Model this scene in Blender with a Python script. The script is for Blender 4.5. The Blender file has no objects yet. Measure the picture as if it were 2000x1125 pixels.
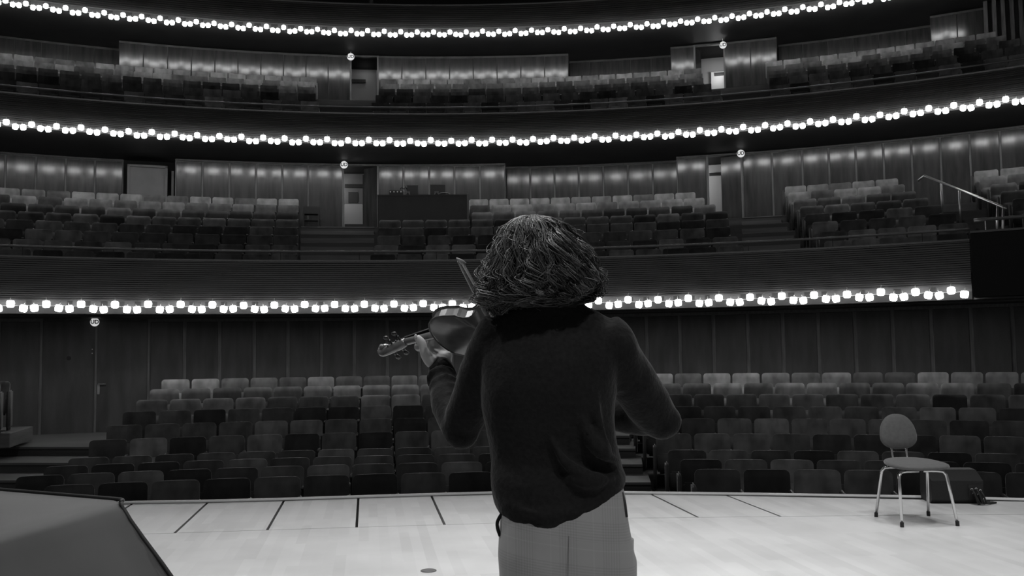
import bpy, bmesh, math, random
import numpy as np
from mathutils import Vector, Matrix
R_ = random.Random(7)
S = bpy.context.scene
COL = S.collection
# ------------------------------------------------------------------ camera, world, lights, exposure
F = 1882.0; PITCH = .068; ROLL = .013; H = 1.35
cam = bpy.data.objects.new('camera', bpy.data.cameras.new('camera')); COL.objects.link(cam)
cam.data.sensor_width = 36; cam.data.lens = 36 * F / 2000
_r = Vector((1, 0, 0)); _f = Vector((0, math.cos(PITCH), math.sin(PITCH))); _u = _r.cross(_f)
_r2 = _r * math.cos(ROLL) - _u * math.sin(ROLL); _u2 = _r * math.sin(ROLL) + _u * math.cos(ROLL)
M = Matrix((_r2, _u2, -_f)).transposed().to_4x4(); M.translation = (0, 0, H)
cam.matrix_world = M
cam.data.clip_start = .05; cam.data.clip_end = 200
S.camera = cam
w = bpy.data.worlds.new('hall_fill'); S.world = w; w.use_nodes = True  # even grey fill, added in place of light bounced round the hall
w.node_tree.nodes['Background'].inputs[0].default_value = (.5, .5, .5, 1)
w.node_tree.nodes['Background'].inputs[1].default_value = .19
S.view_settings.view_transform = 'Standard'; S.view_settings.look = 'None'
S.view_settings.exposure = 0.0; S.view_settings.gamma = 1
S.view_settings.use_curve_mapping = False
try: S.cycles.use_denoising = True
except Exception: pass
S.cycles.max_bounces = 5; S.cycles.diffuse_bounces = 3; S.cycles.glossy_bounces = 3; S.cycles.sample_clamp_indirect = 6

def spot(loc, to, power, deg, size, blend=.5):
    l = bpy.data.lights.new('stage_or_fill_spot', 'SPOT'); o = bpy.data.objects.new('stage_or_fill_spot', l); COL.objects.link(o)
    l.energy = power; l.spot_size = math.radians(deg); l.spot_blend = blend; l.shadow_soft_size = size
    o.location = loc
    d = Vector(to) - Vector(loc); o.rotation_euler = d.to_track_quat('-Z', 'Y').to_euler()
STAGE_P = 760
for (x, y, tx, ty, k) in ((-3.2, 6.6, -2.4, 5.6, 1.1), (0.0, 7.0, 0.0, 5.8, .8), (3.0, 7.5, 3.1, 6.9, .95), (1.2, 3.6, 1.6, 4.6, .9), (4.6, 5.4, 4.4, 5.2, 1.1), (-1.8, 3.8, -1.6, 4.4, .7), (1.7, -1.5, 1.3, 3.0, 1.15), (-.6, -1.2, .2, 3.0, .45)):
    spot((x, y, 9.0), (tx, ty, 0), STAGE_P * k, 58, .16, .7)
spot((-4.8, 5.0, 8.6), (-.30, 2.85, 1.36), 1000, 15, .12, .8)
spot((2.2, 9.6, 9.6), (.25, 2.6, 1.3), 500, 24, .12, .8)
for x, y in ((-5.5, 13.5), (0.0, 15.0), (5.5, 14.0)):  # added fill spots towards the seats, standing in for stage spill
    spot((x * .45, 3.0, 12.0), (x * 1.3, y + 2, 3.0), 480, 70, .4, 1.)
LAMP_E = 17.0

# ------------------------------------------------------------------ pixel to world helpers (photograph frame 2000 x 1125)
C0 = (-1.1, 1.2)                       # centre of the hall's arcs
AX = Vector((-.148, .989))             # the hall's long axis
def ray(px, py):
    U = px - 1000; V = py - 562.5
    c, s = math.cos(ROLL), math.sin(ROLL)
    u = U * c - V * s; v = U * s + V * c
    r, up = u / F, -v / F
    c, s = math.cos(PITCH), math.sin(PITCH)
    return Vector((r, c - up * s, s + up * c))
def at(px, py, Y):
    d = ray(px, py); t = Y / d.y
    return Vector((d.x * t, Y, H + d.z * t))
def on_z(px, py, z):
    d = ray(px, py); t = (z - H) / d.z
    return Vector((d.x * t, d.y * t, z))
def circ(px, py, R, c=C0):
    d = ray(px, py)
    a = d.x ** 2 + d.y ** 2; b = -2 * (d.x * c[0] + d.y * c[1]); k = c[0] ** 2 + c[1] ** 2 - R * R
    t = (-b + math.sqrt(b * b - 4 * a * k)) / (2 * a)
    x, y = d.x * t, d.y * t
    return math.atan2(x - c[0], y - c[1]), H + d.z * t
def pol(R, th, z=0., c=C0):
    return Vector((c[0] + R * math.sin(th), c[1] + R * math.cos(th), z))

# ------------------------------------------------------------------ materials
MATS = {}
def g3(v): return (v, v, v, 1)
def mat(name, v, rough=.6, metal=0., emit=0., noise=0., scale=(1, 1, 1), nscale=8., sheen=0., bump=0., spec=.5, coat=0., coord='Object', detail=4.):
    if name in MATS: return MATS[name]
    m = bpy.data.materials.new(name); m.use_nodes = True; nt = m.node_tree; b = nt.nodes['Principled BSDF']
    b.inputs['Base Color'].default_value = g3(v); b.inputs['Roughness'].default_value = rough
    b.inputs['Metallic'].default_value = metal; b.inputs['Specular IOR Level'].default_value = spec
    if sheen: b.inputs['Sheen Weight'].default_value = sheen; b.inputs['Sheen Roughness'].default_value = .35
    if coat: b.inputs['Coat Weight'].default_value = coat; b.inputs['Coat Roughness'].default_value = .2
    if emit:
        b.inputs['Emission Color'].default_value = (1, 1, 1, 1); b.inputs['Emission Strength'].default_value = emit
    if noise or bump:
        tc = nt.nodes.new('ShaderNodeTexCoord'); mp = nt.nodes.new('ShaderNodeMapping'); mp.inputs['Scale'].default_value = scale
        nz = nt.nodes.new('ShaderNodeTexNoise'); nz.inputs['Scale'].default_value = nscale; nz.inputs['Detail'].default_value = detail
        nt.links.new(tc.outputs[coord], mp.inputs[0])
        oi = nt.nodes.new('ShaderNodeObjectInfo'); sc = nt.nodes.new('ShaderNodeVectorMath'); sc.operation = 'ADD'
        ml = nt.nodes.new('ShaderNodeMath'); ml.operation = 'MULTIPLY'; ml.inputs[1].default_value = 40
        nt.links.new(oi.outputs['Random'], ml.inputs[0]); nt.links.new(mp.outputs[0], sc.inputs[0]); nt.links.new(ml.outputs[0], sc.inputs[1])
        nt.links.new(sc.outputs[0], nz.inputs['Vector'])
        if noise:
            cr = nt.nodes.new('ShaderNodeMapRange'); cr.inputs[1].default_value = .3; cr.inputs[2].default_value = .7
            cr.inputs[3].default_value = v * (1 - noise); cr.inputs[4].default_value = v * (1 + noise)
            nt.links.new(nz.outputs[0], cr.inputs[0]); nt.links.new(cr.outputs[0], b.inputs['Base Color'])
        if bump:
            bp = nt.nodes.new('ShaderNodeBump'); bp.inputs['Strength'].default_value = bump; bp.inputs['Distance'].default_value = .01
            nt.links.new(nz.outputs[0], bp.inputs['Height']); nt.links.new(bp.outputs[0], b.inputs['Normal'])
    MATS[name] = m
    return m
m_panel = mat('varnished_wood_panel', .042, .15, noise=.4, scale=(4, 4, .5), nscale=2, spec=.6)
m_panel_rough = mat('stained_wood_panel', .058, .42, noise=.3, scale=(3, 3, .6), nscale=1.6, spec=.4)
m_stile = mat('wood_stile', .12, .4, noise=.3, scale=(6, 6, .6), nscale=4)
m_wallback = mat('wall_timber', .05, .45, noise=.3, scale=(4, 4, .6), nscale=3)
m_slat = mat('slat_wood', .046, .38, noise=.35, scale=(.5, .5, 8), nscale=2, spec=.5)
m_slatback = mat('slat_backing', .02, .7)
m_soffit = mat('soffit_paint', .06, .55, noise=.15, nscale=1.5)
m_fascia = mat('fascia_dark', .016, .85, spec=.15)
m_rail = mat('rail_wood', .10, .35)
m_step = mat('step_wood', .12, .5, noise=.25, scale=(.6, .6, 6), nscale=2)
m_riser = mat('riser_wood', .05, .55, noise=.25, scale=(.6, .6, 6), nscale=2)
m_terr = mat('terrace_carpet', .045, .8)
m_void = mat('void_black', .02, .9)
m_glass = mat('opal_glass', .9, .3, emit=LAMP_E)
m_cap = mat('lamp_cap', .05, .4, metal=.6)
m_wire = mat('lamp_wire', .5, .4, metal=.7)
m_chrome = mat('chrome', .75, .22, metal=1.)
m_steel = mat('brushed_steel', .55, .35, metal=1.)
m_rubber = mat('rubber', .015, .7)
m_black = mat('black_plastic', .012, .45)
m_darkgrey = mat('dark_grey', .035, .6)
m_desk = mat('desk_panel', .032, .5, noise=.15, nscale=3)
m_white = mat('white_paint', .6, .6)
m_signlit = mat('sign_lit', .7, .4, emit=.55)
m_pale = mat('pale_panel', .16, .6, noise=.1, nscale=3)
m_corr = mat('corridor_plaster', .45, .8)
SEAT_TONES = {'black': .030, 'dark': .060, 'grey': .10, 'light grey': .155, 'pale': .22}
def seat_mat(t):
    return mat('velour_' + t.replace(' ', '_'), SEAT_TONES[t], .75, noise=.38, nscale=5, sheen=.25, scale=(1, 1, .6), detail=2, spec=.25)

# ------------------------------------------------------------------ mesh builder
class MB:
    def __init__(s): s.v = []; s.f = []
    def add(s, vs, fs):
        o = len(s.v); s.v += [tuple(p) for p in vs]; s.f += [tuple(i + o for i in q) for q in fs]; return s
    def obox(s, c, ax, ay, az):
        c = Vector(c); vs = []
        for k in (-1, 1):
            for j in (-1, 1):
                for i in (-1, 1): vs.append(c + Vector(ax) * i + Vector(ay) * j + Vector(az) * k)
        return s.add(vs, [(0, 2, 3, 1), (4, 5, 7, 6), (0, 1, 5, 4), (2, 6, 7, 3), (0, 4, 6, 2), (1, 3, 7, 5)])
    def box(s, x0, x1, y0, y1, z0, z1):
        return s.obox(((x0 + x1) / 2, (y0 + y1) / 2, (z0 + z1) / 2), ((x1 - x0) / 2, 0, 0), (0, (y1 - y0) / 2, 0), (0, 0, (z1 - z0) / 2))
    def loft(s, rings, cap=True):
        n = len(rings[0]); o = len(s.v)
        for r in rings: s.v += [tuple(p) for p in r]
        for i in range(len(rings) - 1):
            for j in range(n):
                a = o + i * n + j; b = o + i * n + (j + 1) % n
                s.f.append((a, b, b + n, a + n))
        if cap:
            s.f.append(tuple(o + j for j in reversed(range(n)))); m = o + (len(rings) - 1) * n
            s.f.append(tuple(m + j for j in range(n)))
        return s
    def tube(s, pts, rad, n=8, flat=None):
        pts = [Vector(p) for p in pts]; k = len(pts)
        if not hasattr(rad, '__len__'): rad = [rad] * k
        t0 = (pts[1] - pts[0]).normalized()
        a = t0.orthogonal().normalized() if flat is None else (Vector(flat) - t0 * t0.dot(Vector(flat))).normalized()
        rings = []
        for i in range(k):
            t = (pts[min(i + 1, k - 1)] - pts[max(i - 1, 0)]).normalized()
            a = (a - t * a.dot(t)).normalized(); b = t.cross(a)
            r = rad[i]; r1, r2 = (r if hasattr(r, '__len__') else (r, r))
            rings.append([pts[i] + a * (r1 * math.cos(2 * math.pi * j / n)) + b * (r2 * math.sin(2 * math.pi * j / n)) for j in range(n)])
        return s.loft(rings)
    def ball(s, c, rx, ry=None, rz=None, n=12, m=8, rot=None):
        ry = ry or rx; rz = rz or rx; c = Vector(c); rings = []
        for i in range(m + 1):
            ph = math.pi * i / m; q = max(math.sin(ph), .02)
            ring = []
            for j in range(n):
                p = Vector((rx * q * math.cos(2 * math.pi * j / n), ry * q * math.sin(2 * math.pi * j / n), -rz * math.cos(ph)))
                ring.append(c + (rot @ p if rot else p))
            rings.append(ring)
        return s.loft(rings)
    def lathe(s, prof, n=12, c=(0, 0, 0)):
        c = Vector(c)
        return s.loft([[c + Vector((r * math.cos(2 * math.pi * j / n), r * math.sin(2 * math.pi * j / n), z)) for j in range(n)] for r, z in prof])
    def arc(s, prof, th0, th1, n=60, c=C0, cap=True):
        """closed profile of (R, z) swept along an arc of the hall"""
        return s.loft([[pol(R, th0 + (th1 - th0) * i / n, z, c) for R, z in prof] for i in range(n + 1)], cap)
    def mesh(s, name, m, smooth=False):
        me = bpy.data.meshes.new(name); me.from_pydata(s.v, [], s.f); me.update()
        bm = bmesh.new(); bm.from_mesh(me); bmesh.ops.recalc_face_normals(bm, faces=bm.faces); bm.to_mesh(me); bm.free()
        if m: me.materials.append(m)
        if smooth: me.shade_smooth()
        return me
    def build(s, name, m, parent=None, smooth=False):
        return link(name, s.mesh(name, m, smooth), parent)
def link(name, me, parent=None, loc=None, rz=None):
    o = bpy.data.objects.new(name, me); COL.objects.link(o)
    if parent: o.parent = parent
    if loc is not None: o.location = loc
    if rz is not None: o.rotation_euler = (0, 0, rz)
    return o
def tag(o, label=None, cat=None, group=None, kind=None):
    if label: o['label'] = label
    if cat: o['category'] = cat
    if group: o['group'] = group
    if kind: o['kind'] = kind
    return o
def empty(name, loc=(0, 0, 0), rz=0.):
    o = bpy.data.objects.new(name, None); COL.objects.link(o); o.location = loc; o.rotation_euler = (0, 0, rz); o.empty_display_size = .1
    return o
def struct(o): o['kind'] = 'structure'; return o
def bevel_box(x, y, z, b, seg=2, c=(0, 0, 0)):
    bm = bmesh.new(); bmesh.ops.create_cube(bm, size=1)
    for v in bm.verts: v.co = Vector((v.co.x * x + c[0], v.co.y * y + c[1], v.co.z * z + c[2]))
    bmesh.ops.bevel(bm, geom=bm.edges[:], offset=b, segments=seg, affect='EDGES')
    mb = MB(); bm.verts.index_update(); mb.v = [tuple(v.co) for v in bm.verts]; mb.f = [tuple(v.index for v in f.verts) for f in bm.faces]; bm.free()
    return mb
ORD = ['first', 'second', 'third', 'fourth', 'fifth', 'sixth', 'seventh', 'eighth', 'ninth', 'tenth', 'eleventh', 'twelfth', 'thirteenth', 'fourteenth', 'fifteenth', 'sixteenth', 'seventeenth', 'eighteenth', 'nineteenth', 'twentieth']
def ordn(i):
    n = i + 1; pre = ''
    if n > 100: pre = 'hundred-'; n -= 100
    if n <= 20: return pre + ORD[n - 1]
    if n == 100: return 'hundredth'
    t = ['twent', 'thirt', 'fort', 'fift', 'sixt', 'sevent', 'eight', 'ninet'][n // 10 - 2]; k = n % 10
    return pre + (t + 'y-' + ORD[k - 1] if k else t + 'ieth')

# ------------------------------------------------------------------ stage floor
def wood_floor():
    m = bpy.data.materials.new('maple_stage_boards'); m.use_nodes = True; nt = m.node_tree; b = nt.nodes['Principled BSDF']
    tc = nt.nodes.new('ShaderNodeTexCoord'); mp = nt.nodes.new('ShaderNodeMapping')
    mp.inputs['Rotation'].default_value = (0, 0, -math.atan2(AX.y, AX.x))
    br = nt.nodes.new('ShaderNodeTexBrick'); br.inputs['Scale'].default_value = 1
    br.inputs['Brick Width'].default_value = .75; br.inputs['Row Height'].default_value = .075; br.inputs['Mortar Size'].default_value = .0
    br.inputs['Color1'].default_value = g3(.53); br.inputs['Color2'].default_value = g3(.61); br.inputs['Mortar'].default_value = g3(.4); br.inputs['Bias'].default_value = .1
    br.offset = .37; br.offset_frequency = 3
    nz = nt.nodes.new('ShaderNodeTexNoise'); nz.inputs['Scale'].default_value = 1.7; nz.inputs['Detail'].default_value = 5
    mr = nt.nodes.new('ShaderNodeMapRange'); mr.inputs[1].default_value = .25; mr.inputs[2].default_value = .75; mr.inputs[3].default_value = .86; mr.inputs[4].default_value = 1.08
    mx = nt.nodes.new('ShaderNodeMix'); mx.data_type = 'RGBA'; mx.blend_type = 'MULTIPLY'; mx.inputs[0].default_value = 1
    nt.links.new(tc.outputs['Object'], mp.inputs[0]); nt.links.new(mp.outputs[0], br.inputs['Vector']); nt.links.new(mp.outputs[0], nz.inputs['Vector'])
    nt.links.new(nz.outputs[0], mr.inputs[0]); nt.links.new(br.outputs['Color'], mx.inputs[6]); nt.links.new(mr.outputs[0], mx.inputs[7])
    nt.links.new(mx.outputs[2], b.inputs['Base Color']); b.inputs['Roughness'].default_value = .42; b.inputs['Specular IOR Level'].default_value = .35
    return m
m_floor = wood_floor()
joint_px = [(120, 1049), (290, 1043), (522, 1035.5), (696, 1030), (868, 1025), (967, 1022), (1225, 1012.3), (1363, 1010.6), (1525, 1009), (1800, 1006), (2060, 1004)]
edge_px = [(120, 987.5), (265, 982), (400, 980), (553, 976), (703, 971), (850, 966.5), (967, 963.5), (1220, 963), (1345, 964.5), (1500, 966.5), (1804, 971.7), (2060, 978.5)]
J = [on_z(x, y, 0) for x, y in joint_px]; E = [on_z(x, y, 0) for x, y in edge_px]
def interp(pts, x):
    for a, b in zip(pts, pts[1:]):
        if a.x <= x <= b.x:
            k = (x - a.x) / (b.x - a.x); return a.lerp(b, k)
    a, b = (pts[0], pts[1]) if x < pts[0].x else (pts[-2], pts[-1])
    k = (x - a.x) / (b.x - a.x); return a.lerp(b, k)
XL, XR = -7.0, 8.0
mb = MB()
jl = [interp(J, XL)] + [p for p in J if XL < p.x < XR] + [interp(J, XR)]
n = len(jl)
top = [(p.x, p.y, 0) for p in jl] + [(XR, -4, 0), (XL, -4, 0)]
bot = [(x, y, -.08) for x, y, z in top]; k = len(top)
mb.add(top + bot, [tuple(range(k))[::-1], tuple(range(k, 2 * k))] + [(i, (i + 1) % k, k + (i + 1) % k, k + i) for i in range(k)])
floor = struct(mb.build('floor', m_floor))
# the lift-out panels along the stage front
cuts_px = [((400, 983), (343, 1040)), ((553, 977), (522, 1035)), ((703, 970), (696, 1030)), ((850, 967), (868, 1025)), ((1283, 971), (1363, 1010)), ((1462, 982), (1525, 1009))]
cuts = [on_z(b[0], b[1], 0).x for a, b in cuts_px]
w_ = cuts[2] - cuts[1]
xs = [cuts[0] - 3 * w_, cuts[0] - 2 * w_, cuts[0] - w_] + cuts[:4] + [cuts[3] + w_ * .98, cuts[4] - w_ * 1.0, cuts[4], cuts[5], XR - .3]
xs = sorted(xs); xs = [x for i, x in enumerate(xs) if i == 0 or x - xs[i - 1] > .35]
def hit_edge(x):      # where the seam from joint point x runs along the hall axis to the stage edge
    p = interp(J, x); t = 0
    while t < 6:
        q = p + Vector((AX.x, AX.y, 0)) * t
        if q.y >= interp(E, q.x).y - .085: return p, q
        t += .01
    return p, q
GAP = .011
for a, b in zip(xs, xs[1:]):
    p0, q0 = hit_edge(a); p1, q1 = hit_edge(b)
    poly = [p0 + Vector((GAP, GAP, 0)), p1 + Vector((-GAP, GAP, 0)), q1 + Vector((-GAP, 0, 0)), q0 + Vector((GAP, 0, 0))]
    mids = [p for p in J if p0.x + .05 < p.x < p1.x - .05]
    poly = [poly[0]] + [p + Vector((0, GAP, 0)) for p in mids] + poly[1:]
    k = len(poly); mb = MB()
    mb.add([(p.x, p.y, 0) for p in poly] + [(p.x, p.y, -.05) for p in poly], [tuple(range(k))[::-1], tuple(range(k, 2 * k))] + [(i, (i + 1) % k, k + (i + 1) % k, k + i) for i in range(k)])
    mb.build('floor_panel', m_floor, floor)
# dark bed under the seams
mb = MB(); el = [interp(E, XL)] + [p for p in E if XL < p.x < XR] + [interp(E, XR)]
poly = [(p.x, p.y - .06, -.055) for p in jl] + [(p.x, p.y - .08, -.055) for p in reversed(el)]
k = len(poly); mb.add(poly + [(x, y, -.09) for x, y, z in poly], [tuple(range(k))[::-1], tuple(range(k, 2 * k))] + [(i, (i + 1) % k, k + (i + 1) % k, k + i) for i in range(k)])
mb.build('stage_bed', m_void, floor)
# nosing and stage front
m_nosing = mat('maple_nosing', .62, .4, noise=.1, nscale=3)
mb = MB(); mb.tube([(p.x, p.y - .035, .008) for p in el], [(.045, .016)] * len(el), 8, flat=(0, 1, 0)); mb.build('nosing', m_nosing, floor, True)
mb = MB(); rings = [[Vector((p.x, p.y - .01, -.005)), Vector((p.x, p.y - .01, -1.2)), Vector((p.x, p.y - .06, -1.2)), Vector((p.x, p.y - .06, -.005))] for p in el]
mb.loft(rings); struct(mb.build('wall_stage_front', m_step))
mb = MB(); mb.lathe([(.05, 0), (.05, .004), (.046, .006)], 24)
o = mb.build('floor_socket', mat('socket_metal', .16, .4, metal=.6), None); o.location = on_z(837, 1115, .0005); tag(o, 'small round grey metal plate set flush in the pale stage floor', 'floor plate')

# ------------------------------------------------------------------ stalls: floor, terraces, back wall
TH0, TH1 = -.66, .64
CJ = Vector((.1, -7.1)); CA = Vector(C0)
RS = 18.6
mb = MB(); mb.box(-16, 16, 5, 22, -1.05, -.88); struct(mb.build('floor_stalls', m_terr))
def left_row(i): return CJ.lerp(CA, i / 9)
def right_row(i): return CJ.lerp(CA, i / 8)
LEFT_Y = [926, 906, 890, 876, 844, 818, 793, 772, 752.5, 734.5]
LEFT_X = [86, 32, 86, 133, 173, 207, 238, 264, 290, 313]
LEFT_END = [1168, 1166, 1160, 1158, 1150, 1146, 1140, 1135, 1130, 1126]
RIGHT_Y = [917, 898, 880, 847.6, 818, 794, 769.5, 748, 728]
RIGHT_X = [1349, 1322, 1299, 1277, 1258, 1241, 1231, 1217, 1208]
rows = []
SEAT_H = .82
for i in range(10):
    c = tuple(left_row(i)); th, z = circ(720, LEFT_Y[i], RS, c); rows.append(('L', i, c, z, LEFT_X[i], LEFT_END[i]))
for i in range(9):
    c = tuple(right_row(i)); th, z = circ(1580, RIGHT_Y[i], RS, c); rows.append(('R', i, c, z, RIGHT_X[i], 2150))
terr = empty('floor_terraces'); struct(terr)
for side, i, c, z, x0, x1 in rows:
    zf = z - SEAT_H
    if zf < -.84: continue
    ta = circ(x0 - 2, 800, RS, c)[0]; tb = circ(x1 + 2, 800, RS, c)[0]
    MB().arc([(RS - .62, -.95), (RS - .62, zf), (RS + .36, zf), (RS + .36, -.95)], ta, tb, 26, c).build('terrace', m_terr, terr)
# aisle steps: left of the stalls
def aisle_steps(name, px0s, px1s, ys, zs, depth):
    for x0, x1, y, z in zip(px0s, px1s, ys, zs):
        p0 = on_z(x0, y, z); p1 = on_z(x1, y, z); d = (p1 - p0); nrm = Vector((-d.y, d.x, 0)).normalized()
        q = MB(); a, b = p0, p1; back = nrm * depth
        st = [a, b, b + back, a + back]
        q.add([(v.x, v.y, z) for v in st] + [(v.x, v.y, z - .035) for v in st], [(0, 1, 2, 3), (7, 6, 5, 4), (0, 4, 5, 1), (1, 5, 6, 2), (2, 6, 7, 3), (3, 7, 4, 0)])
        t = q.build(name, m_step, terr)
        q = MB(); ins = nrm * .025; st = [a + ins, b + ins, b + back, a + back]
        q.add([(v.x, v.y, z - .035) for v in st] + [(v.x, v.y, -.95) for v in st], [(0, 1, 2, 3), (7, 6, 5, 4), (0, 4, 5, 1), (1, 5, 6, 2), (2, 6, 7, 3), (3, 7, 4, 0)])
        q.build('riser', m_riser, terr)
aisle_steps('step', [-110, -120, -130], [215, 178, 110], [873, 904, 938], [-.113, -.26, -.41], 3.0)
aisle_steps('step', [1150, 1150, 1150, 1150, 1150], [1229, 1241, 1255, 1271, 1284], [851, 876, 907, 942, 982], [-.05, -.197, -.345, -.49, -.64], 1.25)

def panel_wall(name, R, z0, z1, secs, width, mpan, gap=.03, proud=.025, stile=None, th_ref=None, toprail=None, dz=None, clip=None):
    """a curved wall of separate upright boards; secs = (th0, th1, recess)"""
    root = empty(name); struct(root)
    meshes = {}
    for t0, t1, rec in secs:
        Rr = R + rec; za = z1
        nn = max(1, int(round((t1 - t0) * Rr / width)))
        MB().arc([(Rr + .02, z0), (Rr + .02, za), (Rr + .14, za), (Rr + .14, z0)], t0, t1, max(2, nn * 2)).build('backing', stile or m_wallback, root)
        wd = (t1 - t0) * Rr / nn
        key = round(wd, 4)
        if key not in meshes:
            meshes[key] = [bevel_box(wd - gap, proud, z1 - z0 - .07, .006, 1).mesh('panel', mpan) for _ in range(1)][0]
        for j in range(nn):
            th = t0 + (t1 - t0) * (j + .5) / nn
            off = (.0, .012, .0, .018)[j % 4]
            link('panel', meshes[key], root, pol(Rr + off, th, (z0 + z1) / 2 - .035), -th)
        if rec != 0:
            for t in (t0, t1): pass
        if toprail: MB().arc([(Rr - .02, z1 - .05), (Rr - .02, z1), (Rr + .05, z1), (Rr + .05, z1 - .05)], t0, t1, max(2, nn)).build('top_rail', toprail, root)
    return root
RW = 19.6
ths = lambda px, py, R: circ(px, py, R)[0]
zS = 2.165
td0, td1 = ths(80, 720, RW), ths(290, 720, RW); tR = ths(1980, 680, RW)
panel_wall('wall_back_stalls', RW, -.9, zS, [(TH0, td0, 0), (td1, tR, 0), (tR, tR + .11, 0)], (tR - td1) * RW / 25, m_panel_rough, .075, .03, m_stile, toprail=m_stile)
def double_door(name, R, t0, t1, z0, z1, label_m, hole=True):
    d = empty(name, pol(R, (t0 + t1) / 2, z0), -(t0 + t1) / 2); struct(d)
    W = (t1 - t0) * R
    for s in (-1, 1):
        me = bevel_box(W / 2 - .03, .05, z1 - z0 - .06, .006, 1, (s * (W / 4 - .004), .02, (z1 - z0) / 2 - .02)).build('door_leaf', m_panel_rough, d)
        if s < 0:
            MB().tube([(-W * .25, -.004, (z1 - z0) * .66), (-W * .25, -.012, (z1 - z0) * .66)], .043, 16).build('vision_port', m_black, me)
            for zz in (.70, .735): MB().tube([(-.07, -.006, (z1 - z0) * zz), (-.07, -.014, (z1 - z0) * zz)], .012, 10).build('screw', m_steel, me)
        else:
            MB().tube([(.05, -.01, (z1 - z0) * .435), (.05, -.05, (z1 - z0) * .435), (.19, -.05, (z1 - z0) * .435)], .011, 8).build('door_handle', m_steel, me)
            bevel_box(.05, .012, .2, .004, 1, (.055, -.006, (z1 - z0) * .39)).build('handle_plate', m_steel, me)
    MB().box(-.02, .02, -.03, .03, .0, z1 - z0 - .02).build('centre_strip', m_stile, d)
    MB().box(-W / 2, W / 2, -.01, .06, z1 - z0 - .05, z1 - z0).build('door_head', m_wallback, d)
    for s in (-1, 1): MB().box(s * W / 2 - .02, s * W / 2 + .02, -.02, .06, 0, z1 - z0).build('jamb', m_stile, d)
    return d
zd = circ(185, 850, RW)[1]
MB().arc([(RW + .1, -.9), (RW + .1, zS), (RW + .2, zS), (RW + .2, -.9)], td0 - .01, td1 + .01, 6).build('wall_behind_door', m_wallback)
struct(bpy.data.objects['wall_behind_door'])
double_door('door_1', RW, td0, td1, zd, zS, None)
# left landing plinth
p = on_z(10, 872, -.113)

# ------------------------------------------------------------------ balconies
def exit_sign(px, py, R, stem_to, label, r=.085):
    th, z = circ(px, py, R); o = empty('exit_sign', pol(R, th, z), -th)
    mb = MB(); mb.lathe([(.01, -.028), (r * .88, -.028), (r, -.012), (r, .012), (r * .88, .028), (.01, .028)], 24)
    mb.v = [(x, zz, y) for x, y, zz in mb.v]
    mb.build('lit_disc', m_signlit, o, True)
    cu = bpy.data.curves.new('txt', 'FONT'); cu.body = 'UD'; cu.size = r * 1.25; cu.align_x = 'CENTER'; cu.align_y = 'CENTER'; cu.extrude = .003; cu.offset = .004
    t = bpy.data.objects.new('txt', cu); COL.objects.link(t); dg = bpy.context.evaluated_depsgraph_get()
    me = bpy.data.meshes.new_from_object(t.evaluated_get(dg)); bpy.data.objects.remove(t)
    me.materials.clear(); me.materials.append(mat('sign_letters', .01, .5))
    l = link('lettering', me, o, (0, -.031, 0)); l.rotation_euler = (math.pi / 2, 0, 0)
    MB().tube([(0, 0, r * .95), (0, 0, max(r + .02, stem_to - z))], .008, 8).build('hanger', m_steel, o)
    tag(o, label, 'exit sign', 'hanging round exit signs')

def glass_mesh(r):
    pr = [(.012, -r * .98), (r * .55, -r * .96), (r * .82, -r * .82), (r * .95, -r * .4), (r * 1.0, .05 * r), (r * .97, r * .5), (r * .8, r * .84), (r * .45, r * .93), (.3 * r, r * .86)]
    return MB().lathe(pr, 12).mesh('glass_globe', m_glass, True)
def cap_mesh(r):
    return MB().lathe([(.005, r * 1.12), (r * .22, r * 1.1), (r * .36, r * .94), (r * .36, r * .84), (.01, r * .84)], 8).mesh('cap', m_cap, True)
def stem_mesh(r, back):
    return MB().tube([(0, 0, r * 1.05), (0, .01, r * 1.5), (0, back * .5, r * 1.9), (0, back, r * 1.9)], .006, 5).mesh('stem', m_wire, True)

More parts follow.
